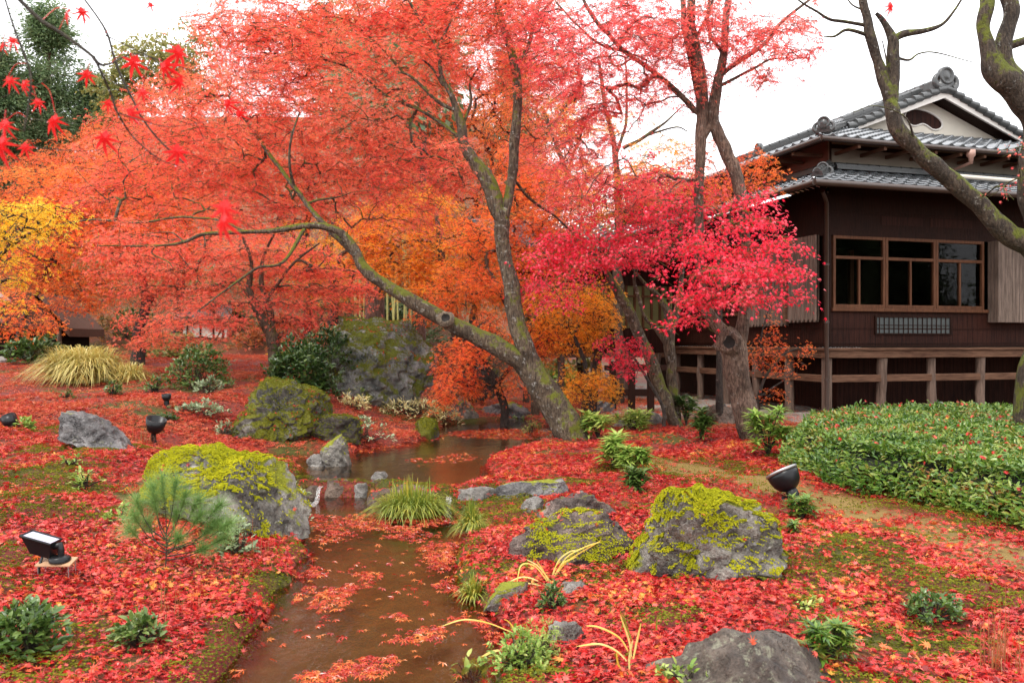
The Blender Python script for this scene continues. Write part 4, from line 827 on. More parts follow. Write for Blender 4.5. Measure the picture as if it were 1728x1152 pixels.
tree('maple_tree', 'crimson maple with two mossy stems forking low beside the house', [
    [(1146,738,40),(1140,715,34),(1122,670,31),(1108,630,30),(1092,590,28),(1075,550,27),(1060,520,25),(1045,490,21),(1030,465,15),(1012,440,10),(985,415,6)],
    [(1142,738,26,.15),(1140,700,26,.15),(1134,650,26,.15),(1131,600,27,.15),(1130,560,28,.15),(1126,525,22,.15),(1112,500,13,.2),(1090,480,9,.2),(1068,455,6,.2)],
    [(1130,560,20,.15),(1142,520,18,.15),(1148,480,14,.15),(1155,440,11,.1),(1170,400,8),(1200,370,6),(1240,350,4)],
    [(1132,590,16,.15),(1108,555,13,.2),(1088,535,11,.2),(1078,500,10,.2),(1070,470,8,.2),(1085,430,6,.1)],
    [(1155,440,7,.1),(1130,410,6),(1110,380,5),(1090,350,4)],[(1148,480,8),(1190,460,7,-.3),(1230,440,5,-.5),(1290,430,3,-.6)]],
  [(1000,420,110,50,-.8,1.0,1.1),(1090,370,110,62,-1.0,1.2,1.1),(1200,355,110,40,-2.4,1.0,1.1),(1275,365,55,38,-2.6,.7,1.1),(1200,425,140,48,-2.8,.9,1.2),(1235,480,120,48,-3.0,.8,1.2),(1300,430,70,38,-3.0,.7,1.1),(940,460,80,45,-.8,.8,1.1),(935,500,55,30,-.6,.7),(1050,430,80,32,-1.2,.8),(1160,525,60,32,-2.8,.6,1.1),(1325,470,45,36,-3.0,.5,.9),(1080,310,80,34,-.4,.8,.9),(1215,530,40,22,-3.0,.4)],
  'leaf_crimson', 'bark_moss', 14.4, tpl=STAR5, leaf=.074, lai=2.1, per=34, rad=.33, droop=.45, twigr=.0032, ws=.7, tier=.34)
tree('maple_sapling', 'small crimson maple spray glowing low at the left of the double trunk', [[(1120,690,6),(1098,650,5),(1075,610,4),(1050,585,3)],[(1085,625,3),(1060,620,3),(1035,600,2)]],
  [(1045,588,45,24,0,.5,1.2),(1062,622,30,15,0,.4)], 'leaf_crimson', 'bark_dark', 14.0, leaf=.058, lai=2.0, per=26, rad=.2)
tree('maple_sapling', 'thin orange leaved maple sapling right of the hollow trunk', [[(1262,735,7),(1275,690,6),(1290,640,5),(1320,600,4),(1350,585,2)],[(1280,670,4),(1310,650,3),(1345,628,2)],[(1290,640,4),(1285,580,3),(1295,530,2),(1310,500,1.5)],[(1280,680,3),(1300,665,2)]],
  [(1290,590,38,45,0,.5,.55),(1340,590,32,18,0,.5,.6),(1320,620,40,14,0,.5,.5),(1295,560,25,30,0,.4,.45),(1305,662,24,6,0,.3,.5)], 'leaf_scarlet', 'bark_dark', 12.9, leaf=.045, lai=1.5, per=24, rad=.2)
# huge old tree at the right edge
tree('old_maple_tree', 'old bare mossy tree leaning in from the right edge past the house roof', [
    [(1775,780,130),(1768,700,112),(1775,640,92),(1785,560,80),(1786,480,76),(1772,410,70),(1752,345,62),(1746,280,58),(1748,225,52),(1735,180,48),(1708,150,46),(1685,125,40),(1670,95,28),(1661,60,20),(1662,30,22),(1668,0,23),(1668,-30,22)],
    [(1780,450,50),(1735,410,38),(1692,384,33),(1642,336,30),(1592,290,29),(1548,255,27),(1516,215,25),(1503,180,23),(1500,165,16)],
    [(1502,170,20),(1488,125,18),(1476,85,17),(1466,45,15),(1458,10,14),(1450,-30,12)],
    [(1504,170,20),(1511,130,20),(1511,95,19),(1508,68,17),(1496,45,11),(1486,30,8),(1478,22,5)],
    [(1510,66,12),(1530,56,12),(1560,52,9),(1590,42,6),(1610,20,4),(1632,-15,3)],
    [(1470,62,7),(1440,52,6),(1425,52,5),(1408,62,4),(1390,62,2)],[(1466,44,7),(1430,38,6),(1400,34,5),(1378,20,4),(1350,2,3),(1338,-10,2)],
    [(1512,98,5),(1535,103,4),(1552,92,3),(1580,90,2.5),(1640,105,1.5)],[(1495,150,3),(1498,110,3),(1490,70,2)],
    [(1715,152,36),(1700,115,30),(1692,80,26),(1697,45,24),(1704,15,24),(1695,-30,22)],[(1690,88,10),(1708,76,14),(1740,66,14)],
    [(1468,20,4),(1440,10,3),(1425,-10,2)],[(1548,258,6),(1530,200,2.5,-.2),(1480,180,1.5,-.3),(1440,190,1,-.4)]],
  [(1725,300,30,20,-.9,.5,.10),(1715,262,30,18,-.9,.5,.10)],
  'leaf_pink', 'bark_old', 10.2, tpl=STAR5, leaf=.05, lai=.9, per=12, rad=.3, barkr=.13)
# small tree standing in the middle of the picture, left, and the others of the slope
tree('maple_tree', 'slender forked red maple rising behind the mossy boulder', [
    [(470,640,30),(462,600,26),(455,565,24),(440,530,20),(428,505,17),(420,480,13),(425,440,8),(410,400,5)],[(457,565,16),(456,530,15),(448,500,12),(440,475,10),(446,430,6),(470,380,4)],
    [(430,510,8),(405,480,6,.2),(380,450,4,.3),(350,430,3,.4)],[(450,505,7),(475,470,6),(500,440,5),(540,410,3)]],
  [(420,440,150,70,.6),(300,470,120,70,.8),(520,460,110,60,.8),(360,540,90,42,-.6,1.3),(500,530,90,42,.3,1.1),(220,440,90,60,1),(590,480,50,40,1),(270,560,70,40,-.2)],
  'leaf_red', 'bark', 17.0, leaf=.072, lai=2.5, twigr=.0036, ws=.85, tier=.36, per=32, rad=.40)
tree('maple_tree', 'broad orange red maple filling the left slope', [[(235,560,20),(245,520,17),(240,470,14),(225,420,10),(200,370,7)],[(244,520,10),(275,480,8),(310,440,6)],[(20,600,8),(40,540,8),(60,500,7),(90,430,5)],[(60,500,5),(85,470,5),(95,440,4)]],
  [(150,400,140,80),(80,330,110,55,.4),(240,350,130,70),(60,450,80,60,.2),(180,300,120,50,.6),(130,490,80,40,0),(300,400,90,60)],
  'leaf_scarlet', 'bark_dark', 19.5, tpl=STARN, leaf=.08, lai=2.7, twigr=.0036, per=30, rad=.45)
tree('maple_tree', 'golden yellow maple reaching in from the left edge', [[(-60,640,26),(-50,540,22),(-30,470,16),(0,430,9),(40,400,5),(80,380,3)],[(-40,500,10),(-10,480,6),(15,470,4)],[(-45,520,9),(-10,545,4)]],
  [(20,365,60,32,0,.9,1.1),(65,375,55,34,-.2,.8,1.0),(15,410,45,40,-.2,.8,1.0),(0,460,28,38,0,.6),(95,350,30,18,-.2,.5),(5,525,20,26,.2,.5,.7)],
  'leaf_yellow', 'bark_dark', 11.0, tpl=STARN, leaf=.064, lai=2.4, per=28, rad=.28, droop=.8)
tree('maple_tree', 'low salmon maple bough at the far left below the yellow one', [[(-40,640,14),(-25,570,10),(0,530,6),(30,515,3)]],
  [(20,520,55,18,0,.6),(45,505,40,16,0,.5),(70,545,45,18,.5,.6),(20,555,40,14,.3,.6)], 'leaf_scarlet', 'bark_dark', 13.0, leaf=.06, lai=1.8, per=26, rad=.26)
tree('maple_tree', 'amber maple behind the leaning limb in the middle', [[(775,600,18),(765,540,16),(755,480,14),(748,440,12),(742,400,10),(735,360,7)],[(600,470,10,.2),(572,440,8),(590,420,6)],[(748,430,7),(720,405,6),(680,410,5),(650,440,4)],[(745,405,6),(785,395,5),(790,430,4)]],
  [(650,400,80,60,.4),(740,420,100,60,.3),(680,460,90,38,0),(760,480,90,45,-.2),(610,390,60,45,.5),(820,430,60,60,.3),(700,350,90,50,.6),(600,450,45,30,.3),(820,500,60,40,0)],
  'leaf_amber', 'bark', 19.0, leaf=.078, lai=2.8, per=30, rad=.38, twigr=.0036)
tree('maple_tree', 'coral maple with tiered sprays between the two leaning stems', [[(905,610,14),(880,560,12),(850,500,10),(820,450,7)],[(880,560,8),(930,520,6),(960,490,4)]],
  [(790,480,80,40,-.3),(830,400,70,60,.5),(920,370,80,70,.8),(740,520,70,25,-.3),(900,480,60,50,.2),(880,300,70,60,1.2),(960,420,60,50,.8)],
  'leaf_scarlet', 'bark', 17.5, leaf=.072, lai=2.8, per=30, rad=.36, twigr=.0036)
tree('maple_tree', 'drooping orange maple hanging over the back of the pool', [[(850,690,14),(838,650,12),(815,610,10),(790,585,7),(760,570,4)],[(838,650,8),(870,610,6),(905,590,4)]],
  [(780,600,45,45,-.5,.8,1.2),(760,640,35,38,-.7,.7,1.1),(745,668,22,22,-.8,.5),(830,560,60,40,0,.9),(800,650,30,25,-.4,.6),(870,640,45,22,0,.7,.8),(900,580,50,40,.2)],
  'leaf_scarlet', 'bark_dark', 15.8, leaf=.064, lai=2.9, per=30, rad=.26, twigr=.0034, droop=1.0)
tree('maple_tree', 'bright orange maple right behind the leaning trunk base', [[(985,700,12),(990,650,10),(985,610,8),(970,570,6)],[(990,650,7),(1015,620,5)],[(1000,700,16,.6),(1005,620,16,.6),(1015,560,13,.6),(1012,520,8,.6)]],
  [(960,560,60,40,.3),(1000,540,50,45,.4),(985,635,50,26,-.5,.7,1.1),(1020,655,34,18,-.5,.5,1.1),(970,665,30,16,-.5,.5),(1000,500,60,35,.3),(930,520,45,40,.3)],
  'leaf_orange', 'bark_dark', 15.2, leaf=.064, lai=2.9, per=30, rad=.28, droop=.8, twigr=.0034)
tree('maple_tree', 'thin tall maple with orange tiers against the white sky', [[(1045,500,16),(1044,420,16),(1042,340,14),(1040,280,11),(1030,220,8),(1018,160,6),(1010,100,4)],[(1036,250,7),(1025,195,6),(1014,120,4)],[(1040,260,6),(1055,210,5),(1058,160,4),(1055,100,3)],[(1052,250,7),(1090,230,6),(1125,205,4),(1150,180,2)],[(1095,228,4),(1140,215,3),(1160,222,2)],[(960,300,9,.2),(945,260,8,.2),(930,220,7,.2),(915,180,6,.2)],[(930,220,5,.2),(955,180,4,.2),(975,165,3)]],
  [(1050,290,70,30),(1110,260,60,35,0,1,.7),(1020,220,60,25,0,1,.5),(980,300,60,40),(1090,190,50,18,0,1,.35),(960,190,50,40,0,1,.8),(1040,150,40,16,0,1,.35),(1120,310,90,40),(1030,350,100,35)],
  'leaf_orange', 'bark', 20.0, leaf=.076, lai=1.9, per=28, rad=.36, twigr=.0036)
tree('maple_tree', 'orange red maple overhanging the left corner of the house roof', [[(1215,470,10),(1225,400,9),(1240,340,7),(1265,310,5)]],
  [(1270,290,48,26,0,.9,.9),(1210,320,60,40,0,1,.8),(1290,310,35,16,-.3,.6,.8),(1170,270,60,35,.3,1,.6),(1240,275,40,18,0,.8,.6)], 'leaf_scarlet', 'bark_dark', 15.0, leaf=.068, lai=2.4, per=28, rad=.28, twigr=.0036)
# far slope
far = [
 ('rust brown maple standing far back on the left slope', 60, 480, 'leaf_rust', 27, [(60,470,110,60),(170,480,90,55),(120,540,80,30)]),
 ('dull red maple high on the far left slope', 300, 470, 'leaf_far', 29, [(280,280,160,90),(180,270,110,60),(350,200,110,80),(250,190,80,45),(420,270,110,70),(90,300,90,60)]),
 ('orange maple on the slope behind the forked red maple', 560, 500, 'leaf_orange', 25, [(560,470,100,50),(500,420,90,50),(640,450,70,50)]),
 ('bright red maple in the middle of the far slope', 520, 470, 'leaf_far', 27, [(520,330,140,90),(620,250,120,90),(480,230,110,80),(700,180,120,80),(640,350,120,60),(420,340,120,60)]),
 ('orange red maple at the back centre behind all others', 800, 480, 'leaf_scarlet', 28, [(800,250,120,100),(880,160,100,110),(760,370,110,70),(780,120,110,90),(900,300,100,80),(960,250,70,70)]),
 ('coral maple top against the sky at the back centre', 940, 470, 'leaf_scarlet', 31, [(930,80,80,90,0,None,.7),(860,40,90,70,0,None,.8),(980,180,60,70,0,None,.6)]),
 ('rose maple crown at the top of the far slope', 640, 430, 'leaf_far', 33, [(620,90,140,80),(480,110,130,80),(380,110,90,50,0,None,.6),(720,30,120,60)]),
 ('yellow brown tree behind the coral sprays', 900, 520, 'leaf_rust', 26, [(900,400,70,50),(960,350,60,40),(850,450,50,40)]),
 ('orange maple low at the back left of the house', 1060, 560, 'leaf_orange', 27, [(1080,330,100,50),(1010,400,80,70),(1160,320,70,40),(1030,470,70,50)]),
]
for lab, bx, by, lm, dp, bl in far:
    tree('maple_tree', lab, [[(bx,by+60,16),(bx+6,by,14),(bx-4,by-70,11),(bx+6,by-140,8)],[(bx,by-10,8),(bx+40,by-80,6)],[(bx,by-40,7),(bx-45,by-100,5)]], bl, lm, 'bark_dark', dp, tpl=STAR3, leaf=.13, lai=2.6, per=30, rad=.6, twigr=.006)
for lab, bx, by, lm, dp, bl in [
 ('olive green broadleaf tree on the ridge near the top left', 290, 300, 'leaf_olive', 37, [(260,110,70,55,0,None,2.5),(320,130,60,50,0,None,2),(205,165,55,65,0,None,2.5),(330,75,45,35,0,None,1.4)]),
 ('green broadleaf tree showing through red leaves at top centre', 640, 250, 'leaf_olive', 38, [(640,110,130,120,0,None,2),(590,180,80,70),(560,60,70,60,0,None,2),(690,60,60,60)]),
 ('dark green tree peeping between the maple leaders', 880, 260, 'leaf_green', 36, [(890,210,60,70),(830,190,40,50),(940,230,40,40)]),
 ('olive tree low behind the far rust maples', 330, 540, 'leaf_olive', 34, [(300,500,160,60),(450,480,120,60),(120,440,120,60)]),
 ('olive tree behind the amber maple and cedar trunks', 640, 520, 'leaf_olive', 30, [(640,470,110,60),(760,460,100,60),(560,500,70,50)]),
 ('dark evergreen behind the bamboo stems', 620, 540, 'leaf_green', 28, [(620,500,60,40),(690,490,60,40),(570,520,40,30)]),
 ('green shrubby tree at the back of the railing', 980, 600, 'leaf_olive', 24, [(960,600,40,35),(1000,580,40,30),(925,590,30,30)])]:
    tree('broadleaf_tree', lab, [[(bx,by+60,14),(bx,by,12),(bx+5,by-80,9)],[(bx,by-10,8),(bx+30,by-60,6)]], bl, lm, 'bark_dark', dp, tpl=KITE, leaf=.17, lai=2.4, per=26, rad=.6, twigs=False)
# dark conifers top left
def conifer(label, px, py, top, wpx, dp, leafm='leaf_green', pos=None):
    global rng
    rng = np.random.default_rng(hash_(label))
    b0 = at(px, py, dp)
    if pos is not None: b0[:2] = pos
    b0[2] = T1(b0[0], b0[1])-.1; t0 = at(px+6, top, dp)
    if pos is not None: t0[:2] = pos
    Hh = t0[2]-b0[2]; Wd = wpx/2/F*dp
    mb = MB(); tube(mb, [b0+(t0-b0)*f for f in np.linspace(0, 1, 8)], np.linspace(.32, .04, 8), 10); lm = MB(); n = 120
    f = np.sort(rng.random(n)**.9)*.9+.08; a = rng.uniform(0, 6.28, n); L = Wd*(1.05-f)**.75*rng.uniform(.6, 1.15, n)
    P0 = b0+(t0-b0)*f[:, None]; D = np.stack([np.cos(a), np.sin(a), rng.uniform(-.1, .35, n)], -1); P1 = P0+D*L[:, None]; P1[:, 2] -= .1*L
    segs(mb, P0, P1, .05, .015, 5)
    k = np.repeat(np.arange(n), 14); s = rng.uniform(.25, 1.08, len(k)); cc = P0[k]+(P1-P0)[k]*s[:, None]+rng.normal(size=(len(k), 3))*[.3, .3, .22]
    kk = np.repeat(np.arange(len(cc)), 26); p = cc[kk]+rng.normal(size=(len(kk), 3))*[.22, .22, .13]
    d = nrm(p-cc[kk])*1.0+D[k][kk]*.6; d[:, 2] -= .35
    put(lm, KITE, p, d, UPV+.5*rng.normal(size=(len(kk), 3)), rng.uniform(.13, .26, len(kk)), np.tile([[.5, 1, 1]], (len(kk), 1)))
    T = thing('conifer_tree', label, 'tree', b0); mb.build('trunk', M['bark_cedar'], T, b0, True); lm.build('crown', M[leafm], T, b0); return T
conifer('tall dark green conifer at the far top left against the sky', 78, 480, 8, 200, 38)
conifer('second dark conifer cut by the left photo edge', -10, 470, 80, 150, 36)
conifer('shorter grey green conifer right of the tall dark one', 150, 420, 130, 120, 40)
for k_, q_ in enumerate(((19.5, 9.5), (22, 6.0), (20.5, 2.5), (25, 11.5), (27, 4.5), (22.5, 13), (29, 8.5), (31, 13))): conifer('dark conifer off to the right of the house front mirrored in its windows', 0, 576, 300, 190, 26, pos=q_)['group'] = 'unseen conifers added for window reflections'  # unseen trees, added to give the house windows dark reflections
conifer('dark conifer hidden behind the red crowns at top centre', 720, 420, -60, 170, 44)
conifer('slim conifer behind the maples right of centre', 860, 420, 90, 130, 46)
# cedar trunks and bamboo behind the megalith
def plain_trunk(label, px, py0, py1, wpx, dp, lean=0, name='cedar_tree'):
    b = MB(); pts = [at(px+lean*f, py0+(py1-py0)*f, dp) for f in np.linspace(0, 1, 9)]; pts[0][2] = T1(pts[0][0], dp)-.1; tube(b, pts, np.linspace(wpx/2, wpx/2*.75, 9)/F*dp, 14, .05)
    p = pts[0]; T = thing(name, label, 'tree', p); b.build('trunk', M['bark_cedar'], T, p, True)
    lm = MB(); n = 500; c = at(px+lean, py1, dp)+[0, 0, .5]; q = rdir(n)*rng.random((n, 1))**.4*[1.6, 1.6, 1.8]; put(lm, KITE, c+q, q+[0, 0, -.6], UPV+.5*rng.normal(size=(n, 3)), .3); lm.build('crown', M['leaf_green'], T, p)
plain_trunk('thick reddish cedar trunk behind the megalith', 627, 560, 200, 23, 24)
plain_trunk('grey cedar trunk right beside the reddish one', 643, 560, 180, 14, 25, -6)
plain_trunk('grey cedar trunk standing behind the amber leaves', 711, 560, 150, 15, 26, 4)
rng = np.random.default_rng(5)
b = MB(); p0 = np.array(at(600, 560, 23)); p0[2] = T1(p0[0], 23)-.1; pts = [p0+[0, 0, h] for h in np.linspace(0, 4.2, 22)]; tube(b, pts, .028, 8)
for h in np.arange(.3, 4.2, .33): tube(b, [p0+[0, 0, h-.012], p0+[0, 0, h+.012]], .033, 8)
M['bamboo'] = simple('pale bamboo', (.36,.36,.12), .4, var=.25)
bb = b.build('bamboo_stem', M['bamboo'], None, tuple(p0), True); tag(bb, 'thin pale bamboo stem standing behind the megalith', 'bamboo', 'bamboo stems behind the megalith')
for px in (603, 609, 660, 668, 674, 683, 690, 697, 654, 612, 679):
    o = bb.copy(); q = at(px, 560, 22.5+rng.random()*2); q[2] = T1(q[0], q[1])-.1; o.location = tuple(q); o.rotation_euler = (rng.normal()*.03, rng.normal()*.03, rng.random()*6); C.objects.link(o)

# ------------------------------------------------------------------ hedge, shrubs, grasses
def shrub(px, py, wpx, hpx, label, mat='leaf_shrub', leaf=.05, n=500, tpl=OVAL, name='shrub', cat='shrub', up=.3, stems=9, flat=.5, shell=.55, Yf=None):
    global rng
    rng = np.random.default_rng(hash_(label)); g = G(px, py) if Yf is None else at(px, py, Yf); wd = wpx/F*g[1]/2; h = hpx/F*g[1]; T = thing(name, label, cat, g)
    q = rdir(n); q[:, 2] = np.abs(q[:, 2])*1.0-.12; q = q*(shell+(1-shell)*rng.random(n)**.6)[:, None]; q *= (1+.25*fbm(q*3+px, 2))[:, None]
    c = g+[0, 0, h*.12]; j_ = rng.integers(0, max(6, n//7), n); qc = q[j_]; p = c+qc*[wd, wd*.85, h*.9]+rng.normal(size=(n, 3))*leaf*.28
    d = nrm(qc*[1, 1, .6])*.55+.95*rdir(n)*[1, 1, .6]+[0, 0, up]; nn = UPV*.9+qc*.4+.5*rdir(n)
    lm = MB(); put(lm, tpl, p, d, nn, leaf*rng.uniform(.6, 1.25, n), np.tile([[1.25 if tpl is OVAL else 1, 1, 1]], (n, 1))); b = MB()
    k = rng.choice(n, min(n, stems*5), replace=False); hub = g+np.stack([rng.normal(size=len(k))*wd*.12, rng.normal(size=len(k))*wd*.12, np.full(len(k), -.03)], -1)
    mid = hub+(p[k]-hub)*.55+[0, 0, h*.08]; segs(b, hub, mid, .006, .004, 4); segs(b, mid, p[k], .004, .002, 4)
    b.build('stems', M['twig'], T, g); lm.build('foliage', M[mat], T, g); return T
def grass(px, py, wpx, hpx, n, label, mat='grass_green', bw=.008, reach=1.0, name='grass_clump', cat='grass', base=.35, z0=None, jit=.25, lmin=.05):
    global rng
    rng = np.random.default_rng(hash_(label)); g = G(px, py)
    if z0 is not None: Yb = (EYE-z0)*F/(py-HZ); g = np.array([(px-864)/F*Yb, Yb, z0])
    W = wpx/F*g[1]/2; h = hpx/F*g[1]; a = rng.uniform(0, 6.28, n); o = np.stack([np.cos(a), np.sin(a)], -1)
    br = np.sqrt(rng.random(n))*W*base; B = g+np.concatenate([o*br[:, None]*[1, .7], np.zeros((n, 1))], -1); L = rng.beta(3, 1.6, n); a2 = a+rng.normal(size=n)*.55
    o2 = np.stack([np.cos(a2), np.sin(a2), 0*a], -1); ts = np.linspace(0, 1, 7); V = []
    side = np.stack([-np.sin(a2), np.cos(a2), 0*a], -1)
    lean = np.clip(.15+.75*br/(W*base)+.28*rng.normal(size=n), lmin, 1.25); rc = (W*(1-base)+.35*h)*reach*lean*L
    for tt in ts:
        c = B+o2*(rc*(tt**1.4))[:, None]; c[:, 2] += h*L*(1.08-.35*lean)*(1.6*tt-(.55+.95*lean)*tt**2.1)*1.1
        wdt = bw*rng.uniform(.98, 1.02, n)*(1-tt**2.5)*.5+.0004; V += [c-side*wdt[:, None], c+side*wdt[:, None]]
    V = np.stack(V, 1); i0 = np.arange(n)[:, None]*14; j = np.arange(6)[None]*2; lm = MB()
    lm.add(V, np.stack([i0+j, i0+j+1, i0+j+3, i0+j+2], -1).reshape(-1, 4)); o_ = lm.build(name, M[mat], None, tuple(g)); return tag(o_, label, cat)
def whorls(px, py, wpx, hpx, label, mat='leaf_lime', nst=5, leaf=.13, name='whorl_leaf_shrub', tpl=LANCE, per=15):
    global rng
    rng = np.random.default_rng(hash_(label)); g = G(px, py); W = wpx/F*g[1]/2; h = hpx/F*g[1]; T = thing(name, label, 'shrub', g); b = MB(); lm = MB()
    for i in range(nst):
        tip = g+np.array([rng.uniform(-1, 1)*W*.72, rng.uniform(-.7, .7)*W, h*(rng.uniform(.3, .95) if i else .85)]); P = [g+(tip-g)*f+np.array([0, 0, .1*h*math.sin(3.14*f)]) for f in np.linspace(0, 1, 6)]
        tube(b, P, np.linspace(.009, .005, 6), 6)
        for lv, cnt in ((0, per+4), (.05, per), (.11, per-4)):
            a = np.arange(cnt)*2.4+rng.random()*6; d = np.stack([np.cos(a), np.sin(a), rng.uniform(-.15, .75, cnt)], -1)
            put(lm, tpl, np.tile(tip-[0, 0, lv], (cnt, 1)), d, UPV+.2*rdir(cnt), leaf*rng.uniform(.65, 1.1, cnt))
    b.build('stems', M['twig'], T, g, True); lm.build('foliage', M[mat], T, g); return T
# hedge in front of the house
hp = np.array([G(1316,782)[:2], G(1420,828)[:2], G(1560,856)[:2], G(1760,905)[:2], [6.6, 6.6], [9.5, 9.5], [11.5, 14.2], [8.0, 13.6], [5.6, 13.3], [4.3, 12.6]])
hx = rng.uniform(hp[:, 0].min(), hp[:, 0].max(), 500000); hy = rng.uniform(hp[:, 1].min(), hp[:, 1].max(), 500000); dd = -sdf(np.stack([hx, hy], -1), hp)
def hh(x, y, d): return (.43+.05*fbm(np.stack([x*1.7, y*1.7, 0*x], -1), 3))*np.sqrt(np.clip(d/.28, 0, 1))
rng = np.random.default_rng(77); k = dd > 0; hx, hy, dd = hx[k], hy[k], dd[k]; dens = np.clip((9.0/hy), .35, 1.0); k = rng.random(len(hx)) < dens*np.where(dd < .3, 1, .7); hx, hy, dd = hx[k][:120000], hy[k][:120000], dd[k][:120000]; print('hedge', k.sum())
g0 = (6.0, 10.0, .25); T = thing('hedge', 'low broad clipped hedge of narrow green leaves in front of the house', 'hedge', g0)
zt = terrain(hx, hy); ht = hh(hx, hy, dd); zz = zt+ht*np.where(dd < .25, rng.random(len(hx))**.6, 1)+rng.normal(size=len(hx))*.03
edge = nrm(np.stack([-np.ones_like(hx)*.6, -np.ones_like(hx), 0*hx], -1))*np.clip(1-dd/.3, 0, 1)[:, None]
lm = MB(); d = rdir(len(hx))*[1, 1, .5]+UPV*.35+edge*.9; put(lm, OVAL, np.stack([hx, hy, zz], -1), d, UPV*.8+edge+.5*rdir(len(hx)), rng.uniform(.045, .088, len(hx)), np.tile([[1.0, 1, 1]], (len(hx), 1)))
lm.build('foliage', M['leaf_hedge'], T, g0)
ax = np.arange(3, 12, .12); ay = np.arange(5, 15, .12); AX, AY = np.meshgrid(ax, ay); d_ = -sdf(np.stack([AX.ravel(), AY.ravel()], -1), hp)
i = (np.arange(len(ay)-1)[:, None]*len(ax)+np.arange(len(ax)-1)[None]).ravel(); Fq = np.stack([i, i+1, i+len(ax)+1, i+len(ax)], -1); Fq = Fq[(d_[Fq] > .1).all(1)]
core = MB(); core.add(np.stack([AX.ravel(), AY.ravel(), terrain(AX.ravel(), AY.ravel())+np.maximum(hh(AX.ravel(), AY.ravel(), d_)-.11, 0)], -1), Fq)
M['core'] = simple('hedge inner shade colour', (.014,.016,.006), .9, var=.4, sc=(20, 20, 20)); core.build('dark_filler', M['core'], T, g0, True)  # solid filler dome under the leaves; the hedge's inner shade is its colour
hk = rng.choice(len(hx), 900, replace=False); HEDGELEAF = np.stack([hx, hy, zz+.075], -1)[hk]

shrub(40, 1102, 120, 88, 'dark glossy leaved shrub at the lower left edge', n=900, leaf=.058)
shrub(236, 1086, 78, 55, 'small dark glossy shrub on the left bank near the bottom', n=330, leaf=.055)
shrub(1576, 1048, 92, 52, 'dark green azalea tuft on the red leaves at lower right', n=520, leaf=.042)
shrub(335, 655, 105, 80, 'round grey green camellia bush on the left slope', n=1900, leaf=.085)
shrub(350, 665, 50, 30, 'pale leaved low sprig at the foot of the camellia bush', 'leaf_pale', .075, 160)
shrub(262, 662, 32, 28, 'little dark bush left of the camellia', n=170, leaf=.07)
shrub(190, 668, 26, 30, 'small dark globe bush under the pampas grass', n=170, leaf=.07)
shrub(190, 632, 30, 32, 'small dark bush half inside the pampas grass', n=200, leaf=.08)
shrub(283, 708, 28, 26, 'dark green tuft behind the tilted floodlight', n=160, leaf=.055)
shrub(112, 672, 24, 18, 'tiny round dark tuft on the far left slope', n=90, leaf=.06)
shrub(40, 722, 36, 18, 'spreading green plant beside the half hidden lamp', n=110, leaf=.07, mat='leaf_lime')
shrub(142, 824, 56, 34, 'small lime green plant among leaves on the left slope', 'leaf_lime', .045, 200)
shrub(120, 785, 40, 22, 'yellowish seedling above the lime green plant', 'leaf_lime', .045, 70)
shrub(345, 700, 82, 22, 'patch of grey green ground cover above the olive boulder', 'leaf_pale', .07, 420)
shrub(380, 735, 40, 26, 'pale green plant at the left foot of the olive boulder', 'leaf_pale', .06, 130)
shrub(205, 880, 60, 26, 'yellow green low plant left of the pine sapling', 'leaf_lime', .04, 160)
shrub(400, 935, 66, 70, 'leafy pale plant leaning on the big moss crested boulder', 'leaf_pale', .055, 300)
shrub(495, 872, 52, 66, 'creeping pale ivy on the stream side of the big boulder', 'leaf_pale', .05, 420)
shrub(620, 742, 90, 40, 'sparse grey green shrub on the leaf covered shore', 'leaf_pale', .065, 260)
shrub(508, 668, 120, 100, 'dark evergreen shrub hugging the left side of the megalith', 'leaf_evergreen', .10, 4200, name='evergreen_shrub', flat=.6)
shrub(556, 628, 100, 78, 'dark trailing evergreen on top of the megalith shoulder', 'leaf_evergreen', .09, 1800, Yf=G(620, 688)[1]+.25, name='evergreen_shrub')
shrub(600, 672, 70, 26, 'low fern green plants at the foot of the megalith', 'leaf_lime', .07, 260)
shrub(880, 1128, 110, 80, 'bright green fine leaved bush at the water edge bottom centre', 'leaf_lime', .03, 1100, shell=.15)
shrub(915, 1110, 80, 75, 'yellow tinged feathery bush behind the bright green one', 'leaf_lime', .026, 800, shell=.15, tpl=LANCE)
shrub(800, 1165, 90, 60, 'broad leaved pale plant at the bottom edge by the water', 'leaf_lime', .07, 60, shell=.2)
shrub(932, 1030, 44, 48, 'small mixed green tuft right of the sedge', 'leaf_shrub', .03, 420)
shrub(1165, 1160, 120, 40, 'light green seedlings in front of the lichened boulder', 'leaf_lime', .04, 160)
shrub(1350, 1020, 60, 12, 'yellow green sprig on the red leaf carpet', 'leaf_lime', .04, 60)
shrub(895, 745, 36, 44, 'small dark bush at the water in front of the leaning trunk', 'leaf_olive', .05, 320)
shrub(1700, 815, 90, 50, 'small salmon leaved maple shrub on the hedge corner', 'leaf_scarlet', .055, 520, tpl=STAR5, name='maple_shrub')
shrub(215, 570, 90, 60, 'dark green bush behind the pampas grass', n=1500, leaf=.13)
shrub(60, 612, 100, 52, 'dark bush in front of the thatched hut', n=1400, leaf=.13)
shrub(430, 590, 100, 36, 'low dry brush on the slope left of the small maple', 'leaf_rust', .12, 700)
shrub(400, 555, 90, 40, 'dark green bush behind the camellia', n=900, leaf=.13)
shrub(470, 615, 44, 22, 'yellow leaved sprig at the foot of the forked maple', 'leaf_yellow', .08, 120)
shrub(690, 700, 120, 28, 'straw coloured dwarf bamboo along the back shore', 'leaf_sasa', .10, 900, tpl=LANCE, name='dwarf_bamboo')
